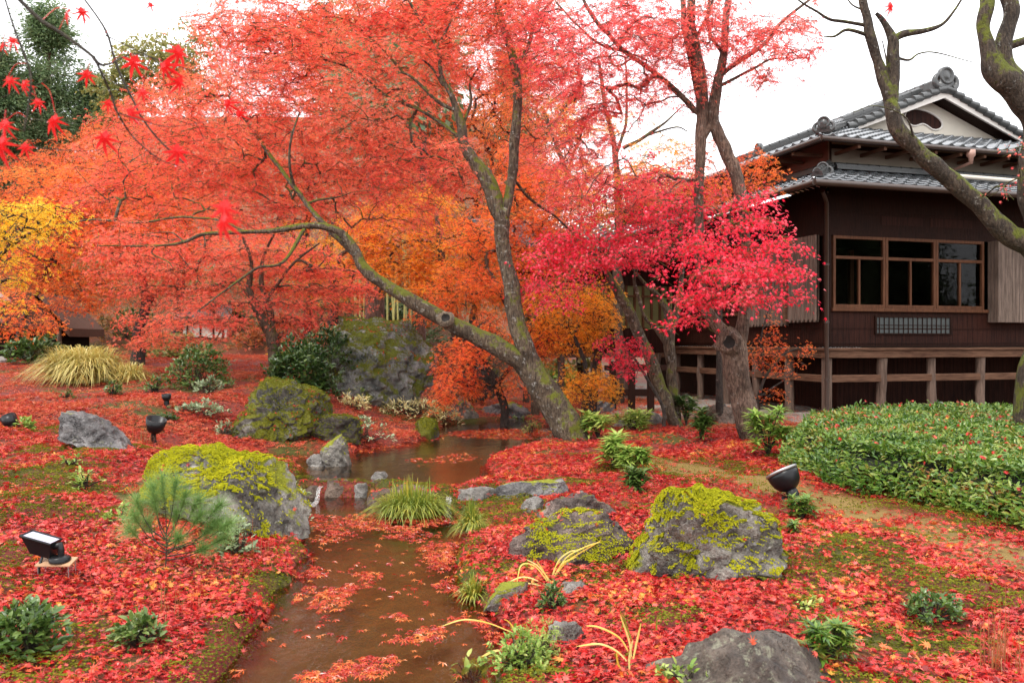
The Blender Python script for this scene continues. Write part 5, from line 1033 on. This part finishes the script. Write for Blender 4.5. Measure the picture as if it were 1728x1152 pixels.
shrub(600, 690, 60, 24, 'yellow orange dwarf bamboo left on the back shore', 'leaf_sasa', .10, 340, tpl=LANCE, name='dwarf_bamboo')
shrub(745, 712, 60, 30, 'pale dwarf bamboo next to the drooping orange maple', 'leaf_sasa', .10, 420, tpl=LANCE, name='dwarf_bamboo')
shrub(880, 715, 60, 14, 'yellow green water plants in the rivulet', 'leaf_lime', .06, 160)
whorls(1010, 742, 56, 46, 'bright whorled shrub nearest the leaning trunk', nst=8, leaf=.24)
whorls(1035, 790, 56, 56, 'bright whorled shrub with long leaves below the first', nst=8, leaf=.22)
whorls(1068, 800, 56, 46, 'bright whorled shrub at the right of the trio', nst=8, leaf=.19)
whorls(1076, 832, 40, 44, 'darker whorled shrub standing lowest on the red carpet', 'leaf_shrub', nst=7, leaf=.16)
whorls(1068, 728, 76, 36, 'wide bright whorled shrub in front of the mossy double trunk', nst=14, leaf=.18)
whorls(1158, 718, 40, 50, 'dark whorled shrub against the house stones', 'leaf_shrub', nst=7, leaf=.22)
whorls(1182, 745, 44, 60, 'dark whorled shrub right of the double trunk', 'leaf_shrub', nst=7, leaf=.22)
whorls(1296, 770, 70, 84, 'green whorled shrub at the foot of the hollow trunk', 'leaf_lime', nst=13, leaf=.20)
whorls(1352, 880, 66, 44, 'yellow edged lance leaved shrub behind the black bowl lamp', 'leaf_hedge', nst=10, leaf=.10)
whorls(1400, 1118, 90, 64, 'striped lance leaved shrub beside the lichened boulder', 'leaf_hedge', nst=13, leaf=.085)
whorls(1338, 900, 30, 20, 'small lance leaved tuft at the corner of the yellow mossed boulder', 'leaf_hedge', nst=4, leaf=.08)
grass(694, 868, 150, 62, 1500, 'wide sedge clump in the middle of the stream', bw=.011, z0=.02, base=.62, reach=1.1)
grass(796, 898, 62, 58, 900, 'round sedge tuft at the right bank of the stream', bw=.008, base=.35, z0=.05)
grass(800, 1015, 76, 56, 240, 'yellowing sedge tuft by the pale stone', bw=.008, base=.25)
grass(140, 645, 185, 92, 3000, 'big tawny pampas grass clump on the left slope', 'grass_gold', .02, base=.5, lmin=.42, name='pampas_grass', reach=1.0)
grass(218, 645, 90, 50, 700, 'rusty orange grass at the right of the pampas', 'grass_gold', .02, base=.5, lmin=.4)
grass(320, 800, 10, 60, 6, 'few thin stems behind the moss crested boulder', 'blade_brown', .006)
grass(300, 1040, 130, 80, 34, 'fine rust coloured stems rising on the lower left bank', 'blade_brown', .0026, base=.9, reach=.55)
grass(430, 950, 130, 70, 36, 'thin red brown stems by the boulder foot', 'blade_brown', .0026, base=.9, reach=.55)
grass(1690, 1130, 120, 130, 60, 'thin rusty stems in the lower right corner', 'blade_brown', .003, base=.9, reach=.6)
grass(240, 750, 60, 40, 40, 'thin orange sprays in front of the grey slope rock', 'blade_brown', .006, base=.7, reach=.6)
def blades(label, arcs, mat, wd, name='iris_plant', lift=.0):
    # each arc is one long leaf: root on the ground, then points along it at the root's distance
    b = MB(); g = None
    for A in arcs:
        q0 = G(*A[0]); g = q0 if g is None else g; P = [q0]+[at(p, q, q0[1]-.04*i) for i, (p, q) in enumerate(A[1:])]; Q = catmull(P, 6); n = len(Q); f = np.linspace(0, 1, n)
        w_ = wd*.55*(.55+.9*f)*np.sqrt(np.clip(1-f**2.2, 0, 1))*.5+.0006; t_ = nrm(np.gradient(Q, axis=0)); sd = nrm(np.cross(t_, [0, -.75, .65])); k = sd*w_[:, None]; up_ = nrm(np.cross(sd, t_))
        V = np.stack([Q-k, Q+up_*w_[:, None]*.35, Q+k], 1).reshape(-1, 3); j = np.arange(n-1)*3
        b.add(V, np.concatenate([np.stack([j, j+1, j+4, j+3], -1), np.stack([j+1, j+2, j+5, j+4], -1)]))
    return tag(b.build(name, M[mat], None, tuple(g)), label, 'iris')
blades('yellow iris leaves splayed left in front of the sloping slab', [[(925,987),(882,973),(838,994)],[(927,985),(903,955),(880,953),(872,984)],[(930,982),(908,955),(888,943)],[(922,990),(878,984),(848,1005),(838,1040)],[(924,988),(893,1000),(860,1015),(842,1046)],[(928,985),(915,960),(905,945)],[(926,986),(880,984),(842,984)]], 'blade_yellow', .017)
blades('tall pale yellow iris leaves arching right beside the sloping slab', [[(932,974),(943,945),(962,930),(976,929)],[(935,974),(958,946),(998,921),(1015,911)],[(937,975),(955,941),(988,922),(1013,914)],[(934,974),(950,950),(975,938)],[(931,974),(938,955),(946,946)]], 'blade_yellow', .017)
blades('single long yellow leaf curving out over the stream', [[(872,1070),(822,1050),(782,1045),(745,1056)],[(874,1072),(860,1050),(850,1044)]], 'blade_yellow', .014)
blades('pale curved iris leaves near the lichened boulder', [[(1064,1124),(1042,1099),(1012,1086),(972,1090)],[(1064,1108),(1046,1076),(1012,1058),(988,1055)],[(1066,1122),(1062,1082),(1046,1036)],[(1063,1140),(1062,1110),(1068,1078)],[(1060,1140),(1044,1122),(1040,1098)],[(1066,1125),(1074,1085),(1082,1050)]], 'blade_yellow', .018)
blades('brown tipped yellow leaves drooping into the stream', [[(858,1094),(822,1104),(792,1130),(764,1152)],[(852,1100),(818,1115),(792,1142)],[(856,1096),(830,1098),(806,1112)]], 'blade_yellow', .013)
blades('green iris spears standing in the red leaves', [[(1108,1070),(1108,1052),(1110,1038)],[(1045,1072),(1052,1048),(1046,1030)],[(1068,1085),(1058,1058),(1052,1035)]], 'grass_green', .016)
for px, py, w_, h_, lab, mt in ((560,585,130,60,'dark green bushes in shade left of the bamboo','leaf_green'),(690,565,150,70,'dark green undergrowth right of the cedar trunks','leaf_green'),(640,545,90,90,'tall dark evergreen bush between bamboo and cedar','leaf_green'),(290,585,110,40,'brown green undergrowth behind the round camellia','leaf_olive'),(20,585,70,60,'dark undergrowth by the stone lantern','leaf_green'),(820,600,120,80,'shaded green undergrowth behind the drooping orange maple','leaf_green'),(940,640,90,50,'yellow green bush seen under the orange maple','leaf_lime'),(480,560,120,50,'rusty undergrowth right of the forked maple','leaf_rust')):
    shrub(px, py+18, w_, h_, lab, mt, .16, 1500)
# young pine with long needles
rng = np.random.default_rng(9); g = G(806, 965) if False else G(280, 965); g = G(806/1728*0+279, 962)
T = thing('pine_sapling', 'young pine sapling with long soft needles in front of the big boulder', 'pine', g); b = MB(); lm = MB(); sc = g[1]/F
def ptn(dx, dy, dz=0): return g+np.array([dx*sc, dz*sc, dy*sc])
for tip in [(-6,158,0),(-35,80,10),(-50,96,-10),(60,95,0),(85,80,10),(30,60,-20),(48,115,20),(100,55,0),(70,40,-10),(-18,120,0),(15,95,10),(38,130,-10),(-60,70,0),(90,110,10),(-25,140,8),(75,70,10),(20,150,-5),(-45,120,-10),(110,80,0)]:
    P = [ptn(1, tip[1]*.42), ptn(tip[0]*.55, tip[1]*.62, tip[2]*.5), ptn(*tip)] if tip[0] != -6 else [ptn(0, -8), ptn(2, 70), ptn(*tip)]
    Q = catmull(P, 6); tube(b, Q, np.linspace(.005, .002, len(Q)), 6); n = 420
    f = rng.uniform(.5, 1, n)**.45; idx = np.minimum((f*(len(Q)-1)).astype(int), len(Q)-2); p = Q[idx]+(Q[idx+1]-Q[idx])*rng.random((n, 1)); ax_ = nrm(Q[-1]-Q[-3])
    d = rdir(n)*.8+ax_*.75; put(lm, NEEDLE, p, d, rdir(n), rng.uniform(.08, .17, n), np.tile([[.4, 1, 1]], (n, 1)))
b.build('stem', M['twig'], T, g, True); lm.build('needles', M['leaf_pine'], T, g)

# ------------------------------------------------------------------ fallen leaves, moss (stuff)
rng = np.random.default_rng(21)
def scatter(n, ylo, yhi, pw):
    y = ylo+(yhi-ylo)*rng.random(n)**pw; x = rng.uniform(-.66, .66, n)*y*1.02; return x, y
def gnormal(x, y):
    e = .05; zx = (terrain(x+e, y)-terrain(x-e, y))/(2*e); zy = (terrain(x, y+e)-terrain(x, y-e))/(2*e); return nrm(np.stack([-zx, -zy, np.ones_like(x)], -1))
MOSSB = [(15,950,55,45),(60,1130,150,35),(405,1085,60,60),(455,985,40,25),(1000,965,80,40),(1650,1012,100,26),(1560,1085,110,30),(1190,792,90,22),(1290,935,60,16),(60,860,60,30),(1340,960,70,24),(1480,1150,120,30),(560,1000,1,1),(380,1140,90,30),(150,1080,60,25),(1120,1040,70,20)]
def mossblob(x, y):
    z = terrain(x, y); px = 864+F*x/y; py = HZ+F*(EYE-z)/y; m_ = np.zeros_like(x); nz = .45*fbm(np.stack([x*3, y*3, 0*x], -1), 3)
    for a, b, c, d in MOSSB: m_ = np.maximum(m_, sstep(1.15, .6, np.hypot((px-a)/c, (py-b)/d)+nz))
    return m_
def leafmask(x, y, s1, s2):
    q = np.stack([x, y, 0*x], -1); m_ = sstep(-.5, -.1, fbm(q*1.5+3, 3))*.85+.15; m_ = m_*(.35+.65*sstep(-.7, -.1, fbm(q*4.2, 2)))
    m_ = m_*(1-.8*sstep(.4, .12, s1)*sstep(-.45, .1, fbm(q*2.5, 2))*(x < .2)); m_ = m_*(1-.78*mossblob(x, y)); m_ = m_*(1-.8*pathmask(x, y)); m_ = m_*(1-.9*gravelmask(x, y)); return m_*(s1 > .0)*(s2 > .0)
fx, fy = [], []
for n, a, b_, pw in ((78000, 2.9, 7.5, .75), (110000, 7.5, 14, .75)):
    x, y = scatter(n, a, b_, pw); z, s1, s2 = terrain(x, y, True); k = rng.random(n) < leafmask(x, y, s1, s2); fx.append(x[k]); fy.append(y[k])
x = np.concatenate(fx); y = np.concatenate(fy); z = terrain(x, y); nn = gnormal(x, y); n = len(x); lm = MB()
near = y < 7.2; slope = (x < -1.2) & (y > 8.6) & (rng.random(n) < .75*sstep(8.6, 11.5, y))
SX = (x[slope], y[slope], z[slope])
for sel, tpl in ((near, STAR7), (~near & ~slope, STARN)):
    c_ = sel.sum(); d = rdir(c_)*[1, 1, .25]; put(lm, tpl, np.stack([x[sel], y[sel], z[sel]+.012+.022*rng.random(c_)], -1), d, nn[sel]*1.0+.34*rng.normal(size=(c_, 3)), (.030+.04*rng.beta(2.2, 2, c_))*np.where(y[sel] > 9, 1.2, 1), 1+np.stack([.25*rng.normal(size=c_), .15*rng.normal(size=c_), 1.2*rng.normal(size=c_)], -1))
for p, q in ROCKSURF:
    c_ = len(p); put(lm, STAR7, p+q*.012, rdir(c_), q+.3*rdir(c_), rng.uniform(.04, .06, c_))
c_ = len(HEDGELEAF); put(lm, STAR7, HEDGELEAF, rdir(c_), UPV+.5*rdir(c_), rng.uniform(.05, .075, c_))
o = lm.build('fallen_leaves', M['leaf_fallen']); o['kind'] = 'stuff'
x, y = scatter(95000, 13.5, 27, .8); z, s1, s2 = terrain(x, y, True); k = (rng.random(len(x)) < leafmask(x, y, s1, s2)); x, y, z = x[k], y[k], z[k]; c_ = len(SX[0]); lm = MB(); put(lm, STARN, np.stack([SX[0], SX[1], SX[2]+.014+.02*rng.random(c_)], -1), rdir(c_)*[1, 1, .25], UPV+.34*rng.normal(size=(c_, 3)), rng.uniform(.045, .085, c_)); c_ = len(x)
put(lm, STAR3, np.stack([x, y, z+.015+.02*rng.random(c_)], -1), rdir(c_)*[1, 1, .25], UPV+.3*rng.normal(size=(c_, 3)), rng.uniform(.07, .11, c_)); o = lm.build('slope_leaves', M['leaf_fallen_far']); o['kind'] = 'stuff'
# rafts of leaves on the water
def raft(poly, z, n, edge=.5):
    n = int(n*1.7)
    P = unproj(poly, z); lo, hi = P.min(0)-.4, P.max(0)+.4; q = lo+(hi-lo)*rng.random((n, 2)); d = sdf(q, P)+.16*fbm(np.column_stack([q*4, np.zeros(n)]), 3); s1 = sdf(q, LOW); s2 = sdf(q, UPP)
    k = (rng.random(n) < sstep(.04, -.05, d)) & ((s1 < .02) if z == ZL else (s2 < .02)); return np.column_stack([q[k], np.full(k.sum(), z)])
rf = [raft([(530,1015),(560,985),(625,970),(640,985),(590,1010),(560,1060),(620,1075),(735,1068),(730,1095),(600,1095),(530,1060)], ZL, 2600),
      raft([(500,1142),(560,1112),(650,1105),(680,1130),(660,1160),(520,1160)], ZL, 1700), raft([(625,1040),(670,1030),(745,1036),(750,1050),(660,1052)], ZL, 900),
      raft([(700,945),(745,915),(800,915),(815,950),(770,965),(710,965)], ZL, 1800), raft([(645,905),(680,890),(740,900),(720,912)], ZL, 700),
      raft([(515,870),(620,865),(760,872),(740,892),(640,885),(560,915),(525,905)], ZL, 2200), raft([(490,1000),(530,950),(552,960),(530,1000),(470,1045),(440,1080)], ZL, 1600), raft([(728,985),(790,975),(810,1010),(770,1000)], ZL, 700),
      raft([(370,1152),(430,1090),(455,1085),(440,1110),(400,1160)], ZL, 900), raft([(800,1010),(845,1040),(845,1080),(815,1060)], ZL, 600),
      raft([(560,770),(700,752),(745,738),(740,730),(720,745),(600,760)], ZU, 1500), raft([(745,730),(850,722),(930,728),(900,742),(790,738)], ZU, 2000), raft([(690,775),(790,765),(800,775),(710,785)], ZU, 500), raft([(450,790),(480,768),(520,772),(470,780)], ZU, 300)]
q = np.concatenate(rf); xx = np.stack([rng.uniform(-1.7, .3, 260), rng.uniform(4.2, 9, 260)], -1); xx = xx[sdf(xx, LOW) < 0]; q = np.concatenate([q, np.column_stack([xx, np.zeros(len(xx))])])
c_ = len(q); q[:, 2] += .004+.012*rng.random(c_); lm = MB(); put(lm, STARN, q, rdir(c_)*[1, 1, .1], UPV+.16*rng.normal(size=(c_, 3)), rng.uniform(.04, .065, c_)); o = lm.build('floating_leaves', M['leaf_wet']); o['kind'] = 'stuff'
# moss patches: thick along the banks and in the gaps of the leaf carpet
x, y = scatter(330000, 2.9, 11, .7); z, s1, s2 = terrain(x, y, True); sm = np.minimum(s1, s2); q = np.stack([x, y, 0*x], -1)
pm = sstep(.0, -.45, fbm(q*1.5+3, 3))*.9+sstep(.35, .05, s1)*.85*sstep(-.4, .2, fbm(q*2.5, 2))*(x < .2)+.05; pm = np.maximum(pm, .9*mossblob(x, y)); k = (rng.random(len(x)) < pm) & (sm > .02) & (gravelmask(x, y) < .5) & (rng.random(len(x)) > .75*pathmask(x, y))
x, y, z = x[k], y[k], z[k]; c_ = len(x); lm = MB(); lift = .03*np.clip(vnoise(np.stack([x*7, y*7, 0*x], -1))+.5, 0, 1)
put(lm, TUFT, np.stack([x, y, z+lift], -1), rdir(c_)*[1, 1, .2], UPV+.4*rdir(c_), rng.uniform(.010, .026, c_)); o = lm.build('ground_moss', M['moss_dark']); o['kind'] = 'stuff'

# ------------------------------------------------------------------ garden lamps
M['black'] = simple('black enamel', (.008,.008,.009), .34, var=.3, spec=.3, bstr=.05); M['lens'] = simple('pale lamp glass', (.42,.41,.50), .15, var=.05, bstr=0); M['board'] = simple('plywood board', (.42,.24,.13), .6, var=.2); M['steel'] = simple('grey steel', (.35,.34,.33), .35, metal=.8)
M['cable'] = simple('black cable', (.015,.015,.015), .5)
g = G(1325, 842); s_ = g[1]/F; T = thing('garden_spotlight', 'black bowl shaped garden spotlight beside the yellow mossed boulder', 'spotlight', g)
ax_ = nrm(np.array([-.42, .42, 1.])); c = at(1327, 812, g[1]); b = MB()
lathe(b, [(0, -17*s_), (9*s_, -16*s_), (17*s_, -11*s_), (23*s_, -3*s_), (26*s_, 8*s_), (26.5*s_, 17*s_), (25*s_, 17*s_), (23*s_, 8*s_)], c, ax_, 40); b.build('bowl', M['black'], T, g, True)
b = MB(); lathe(b, [(26*s_, 15*s_), (28*s_, 15.5*s_), (28*s_, 20*s_), (24.5*s_, 20.5*s_), (24*s_, 18*s_)], c, ax_, 40); b.build('rim', M['steel'], T, g, True)
b = MB(); lathe(b, [(25*s_, 17*s_), (15*s_, 21*s_), (0, 22*s_)], c, ax_, 40); b.build('lens', M['lens'], T, g, True)
b = MB(); lathe(b, [(0, -30*s_), (8.5*s_, -30*s_), (10*s_, -26*s_), (10*s_, -17*s_), (7*s_, -13*s_)], c, ax_, 24); p = at(1328, 846, g[1]); lathe(b, [(13*s_, -8*s_), (13*s_, 4*s_), (10*s_, 8*s_), (0, 9*s_)], p, (0, 0, 1), 24); b.build('neck', M['black'], T, g, True)
b = MB(); tube(b, catmull([p, p+[.1, .3, -.05], [*(p[:2]+[.5, .9]), T1(p[0]+.5, p[1]+.9)+.02]], 8), .007, 6); b.build('cable', M['cable'], T, g, True)
# floodlight on a little stand
g = G(95, 972); s_ = g[1]/F; T = thing('garden_floodlight', 'black rectangular floodlight on a small plywood stand at the left edge', 'floodlight', g)
def lp(dx, dy, dz=0): return g+np.array([dx*s_, dz*s_, dy*s_])
b = MB(); V = [lp(x_, 22+(0 if z_ < 0 else 7), z_) for x_, z_ in ((-29,-14),(30,-14),(30,14),(-29,14))]; V2 = [v-[0, 0, 3*s_] for v in V]; b.add(V+V2, [(0,1,2,3),(7,6,5,4),(0,4,5,1),(1,5,6,2),(2,6,7,3),(3,7,4,0)]); b.build('board', M['board'], T, g, bevel=.002)
for x_, z_, y0 in ((-25,-11,19),(26,-11,19),(26,11,25),(-25,11,25)):
    b = MB(); tube(b, [lp(x_, y0, z_), lp(x_+1, -6, z_)], .0035, 6); b.build('leg', M['steel'], T, g)
hx0, hz0 = lp(-28, 56), 0
b = MB(); tilt = -.28
def fl(u, v, d_): return lp(-27+u*math.cos(tilt)-v*math.sin(-tilt)*0+d_*0, 54+u*math.sin(tilt)+v, d_)
V = [fl(-26,9,-15),fl(26,9,-15),fl(28,11,17),fl(-24,11,17), fl(-15,-19,-6),fl(20,-19,-6),fl(22,-15,14),fl(-13,-15,14)]
b.add(V, [(0,1,5,4),(1,2,6,5),(2,3,7,6),(3,0,4,7),(4,5,6,7)]); b.build('housing', M['black'], T, g, bevel=.004)
b = MB(); V = [fl(-24,10.2,-13.5),fl(24,10.2,-13.5),fl(26,11.8,15),fl(-22,11.8,15)]; V2 = [v-[0, 0, 2*s_] for v in V]; b.add(V+V2, [(0,1,2,3),(7,6,5,4),(0,4,5,1),(1,5,6,2),(2,6,7,3),(3,7,4,0)]); b.build('lens', M['lens'], T, g)
b = MB(); ring = [fl(-26,9.8,-15.2),fl(26,9.8,-15.2),fl(28,11.8,17),fl(-24,11.8,17)]; tube(b, ring+[ring[0]], 2.2*s_, 8); b.build('bezel', M['black'], T, g)
b = MB(); tube(b, [fl(24,2,0), lp(7,52,0), lp(8,44,0), lp(8,30,0)], [5*s_, 6*s_, 5.5*s_, 5*s_], 12); lathe(b, [(17*s_, 0), (17*s_, 6*s_), (13*s_, 9*s_), (0, 10*s_)], lp(6, 25, 0), (0, 0, 1), 26); b.build('bracket', M['black'], T, g, True)
b = MB(); tube(b, catmull([lp(-22, 38, 0), lp(-24, 18, -8), lp(-26, 2, -4)], 6), 2.5*s_, 6); b.build('cable', M['cable'], T, g, True)
def small_lamp(px, py, r, label, ax_, stem=28):
    g = G(px, py); s_ = g[1]/F; T = thing('garden_spotlight', label, 'spotlight', g); ax_ = nrm(np.array(ax_, float)); c = g+np.array([0, 0, (stem+r*.7)*s_]); b = MB()
    lathe(b, [(0, -r*.75*s_), (r*.55*s_, -r*.7*s_), (r*.85*s_, -r*.3*s_), (r*s_, r*.7*s_), (r*.92*s_, r*.7*s_), (r*.8*s_, 0), (0, -r*.3*s_)], c, ax_, 26); b.build('hood', M['black'], T, g, True)
    b = MB(); tube(b, [c-ax_*r*.6*s_, c-ax_*r*1.0*s_-[0, 0, 4*s_], g-[0, 0, .05]], [4*s_, 4.5*s_, 4*s_], 10); b.build('stake', M['black'], T, g, True)
small_lamp(262, 752, 17, 'tilted black garden lamp behind the big moss crested boulder', (.30, -.2, 1), 22)
small_lamp(281, 686, 8, 'tiny black garden lamp on a stake farther up the left slope', (0, -.1, 1), 10)
small_lamp(17, 722, 13, 'black garden lamp half hidden by a plant at the left edge', (-.6, .3, .8), 2)

# ------------------------------------------------------------------ lantern, hut and white house far left
g = G(-15, 612); s_ = g[1]/F; M['stone'] = simple('pale lantern granite', (.42,.40,.37), .8, var=.25, sc=(9, 9, 9)); T = thing('stone_lantern', 'pale granite stone lantern cut by the left photo edge', 'lantern', g)
for nm, pr in (('base', [(0,0),(24,0),(24,8),(18,14),(0,14)]), ('post', [(11,14),(10,40),(11,64)]), ('platform', [(12,64),(21,72),(21,80),(0,80)]), ('light_box', [(14,80),(14,104),(0,104)]), ('roof', [(32,104),(30,109),(14,122),(7,126),(0,126)]), ('finial', [(5,126),(8,133),(4,142),(0,146)])):
    b = MB(); lathe(b, [(r_*s_, h_*s_) for r_, h_ in pr], g-[0, 0, .05], (0, 0, 1), 6 if nm in ('roof', 'light_box', 'platform') else 16); b.build(nm, M['stone'], T, g)
M['thatch'] = simple('brown thatch', (.075,.03,.016), .95, var=.45, sc=(30, 30, 5), bstr=.8)
g = G(72, 606); s_ = g[1]/F; T = thing('thatched_hut', 'small hut with brown thatched roof among trees at far left', 'hut', g)
def hp_(dx, dy, dz): return g+np.array([dx*s_, dz*s_, dy*s_])
b = MB(); Vt = [hp_(-60,110,0),hp_(-60,110,120),hp_(-15,112,120),hp_(-15,112,0),hp_(45,52,0),hp_(45,52,120),hp_(-105,52,0),hp_(-105,52,120)]; dn = [v-[0, 0, 14*s_] for v in Vt]
b.add(Vt+dn, [(0,3,2,1),(3,4,5,2),(0,1,7,6),(0,6,4,3),(1,2,5,7),(11,8,9,10),(11,10,13,12),(8,14,15,9),(4,12,13,5),(6,7,15,14),(3,11,12,4),(2,5,13,10)]); b.build('roof', M['thatch'], T, g)
b = MB(); b.box(hp_(-90,-10,10), hp_(28,50,100)); b.build('wall', M['room'], T, g)
for dx in (-88, -30, 26):
    b = MB(); tube(b, [hp_(dx, -10, 4), hp_(dx, 48, 4)], 4*s_, 8); b.build('post', M['wood_post'], T, g)
g = at(345, 575, 28.5); g[2] = T1(g[0], g[1])-.1; s_ = g[1]/F; T = thing('garden_house', 'white walled house glimpsed through the red leaves', 'house', g)
b = MB(); b.box(hp_(-36,-12,0), hp_(38,40,60)); b.build('wall', M['plaster_white'], T, g)
for dx in (-30, -8, 14, 30):
    b = MB(); b.box(hp_(dx,-12,-1.5), hp_(dx+3,39,-.3)); b.build('post', M['wood_dark'], T, g)
b = MB(); V = [hp_(-46,40,-12),hp_(48,40,-12),hp_(40,62,30),hp_(-38,62,30),hp_(-46,40,72),hp_(48,40,72)]; b.add(V+[v-[0, 0, 6*s_] for v in V], [(0,1,2,3),(3,2,5,4),(9,8,7,6),(10,11,8,9),(0,6,7,1),(4,5,11,10),(1,7,8,2),(2,8,11,5),(0,3,9,6),(3,4,10,9)]); b.build('roof', M['tile'], T, g)

# ------------------------------------------------------------------ wet twigs with scarlet leaves hanging close to the camera
def hang(label, twigs, leaves, drops, Y0):
    global rng
    rng = np.random.default_rng(hash_(label)); o = at(*twigs[0][0][:2], Y0); T = thing('maple_branch', label, 'branch', o); b = MB(); dr = MB()
    TW = []
    for L in twigs:
        P = np.array([at(p[0], p[1], Y0+(p[3] if len(p) > 3 else 0)) for p in L]); Q = catmull(P, 7); rw = np.interp(np.linspace(0, 1, len(Q)), np.linspace(0, 1, len(L)), [p[2]/2/F*Y0 for p in L]); TW.append(Q); tube(b, Q, rw, 6)
        if drops:
            for i in range(2, len(Q)-1, 2):
                if rng.random() < .6: V, Fc = ICO[4] if False else (None, None)
                if rng.random() < drops:
                    r_ = rng.uniform(.9, 1.8)*1e-3; lathe(dr, [(0, 1.1), (.6, .6), (.8, 0), (.7, -.6), (.3, -.95), (0, -1.0)] and [(r_*k_, r_*h_) for k_, h_ in ((0, 1.3), (.5, .8), (.85, .1), (.8, -.5), (.4, -.9), (0, -1))], Q[i]-[0, 0, rw[i]+r_], (0, 0, 1), 8)
    b.build('twig', M['twig'], T, o, True)
    if dr.n: dr.build('water_drops', M['drop'], T, o, True)
    for (px, py, spx, yaw, roll, dz) in leaves:
        Y = Y0+dz; s = spx/F*Y; d = np.array([[math.sin(roll), .25*math.sin(yaw*3), -math.cos(roll)]]); n_ = np.array([[math.sin(yaw), -math.cos(yaw), .25]])
        lm = MB(); V, Fc = maple_template(7 if spx > 24 else 5, 2.2, .5); put(lm, (V+np.array([0, .22, 0]), Fc), at(px, py, Y)[None], d, n_, s)
        p = at(px, py, Y); tp_ = np.concatenate(TW); kq = np.argmin(((tp_-p)**2).sum(1)); dist = np.linalg.norm(tp_[kq]-p)
        top = tp_[kq] if dist < .2 else p-d[0]*.5*s
        tube(lm, catmull([top, (top+p)/2+[0, 0, .12*dist*(dist < .2)], p+d[0]*.3*s], 5), .0008, 4); lm.build('leaf', M['leaf_hang'], T, o)
m, t, out = newmat('rain drop'); principled(t, out, (.82,.84,.86), .05, .8); M['drop'] = m
hang('wet drooping maple twigs with scarlet leaves at the top left corner',
  [[(15,-20,7),(38,5,7),(70,35,6.5),(104,56,6),(150,90,5.5),(175,110,4.5),(215,94,3,.1),(240,93,2,.1),(300,112,2,.1),(334,120,1.6,.1),(362,109,1,.1)],
   [(158,95,5),(172,125,4.5),(188,160,4,.05),(198,190,3.6,.05),(222,228,3,.1),(250,255,2.2,.1),(275,272,1.6,.1),(300,280,1,.1)],
   [(128,-20,4,.5),(165,30,4,.5),(182,60,5,.5),(192,95,5,.5),(205,130,5,.5),(225,170,4,.5),(240,200,4,.5),(270,238,3.5,.5),(310,275,3,.5)],
   [(0,-30,3,-.1),(22,42,4,-.1),(40,90,4,-.1),(52,130,4,-.1),(48,180,3.5,-.1),(40,222,3,-.1)],[(0,185,1.6,.1),(35,195,1.5,.1),(80,205,1.4,.1),(130,208,1,.1)],[(0,166,1.6),(35,152,1.5),(70,140,1.4),(100,115,1)],[(52,248,1.4,.05),(90,252,1.5,.05),(140,255,1.2,.05),(165,252,.8,.05)],
   [(198,190,2),(235,202,1.8),(282,214,1.6),(325,209,1.2),(360,203,.8)],[(178,60,2.6,.5),(230,85,2.2,.5),(265,105,1.8,.5),(300,140,1.2,.5)],[(150,90,2),(180,130,1.5),(216,152,1.4)],[(120,0,1.5,.2),(150,40,1.4,.2),(178,56,1.2,.2)],[(-10,110,2),(5,90,2),(8,60,1.6)]],
  [(133,2,36,.5,.2,0),(120,8,30,-.8,-.4,.05),(12,55,30,.6,.5,0),(4,66,24,-.3,.2,.1),(6,122,34,.3,.6,-.1),(36,130,32,-.5,.5,0),(58,158,30,.7,.3,0),(14,190,44,.1,-.3,-.1),(6,215,62,-.3,0,-.5),(40,232,34,.2,.1,0),(98,182,48,-.2,-.2,0),(148,108,36,.5,-.2,0),(186,160,30,.3,-.3,.05),(205,178,46,-1.0,.9,.05),(240,140,32,.2,0,.1),(236,82,52,.4,-.5,0),(262,102,50,-.6,1.0,.05),(302,62,54,.9,-.1,.1),(310,120,42,1.1,-.4,.1),(180,208,52,.1,-.15,.05),(298,230,52,.6,-.05,.1),(372,165,36,-.8,.9,.3),(392,185,30,-.9,1.0,.3),(250,-2,22,.3,.3,.2),(387,322,62,.15,-.3,-.7),(378,348,60,-.4,.1,-.7)], .35, 2.1)
hang('single scarlet leaf dangling from a twig at the top right', [[(1540,-60,3),(1520,-30,2),(1502,-4,1.4)]], [(1502,-6,32,.3,.1,0)], 0, 2.0)
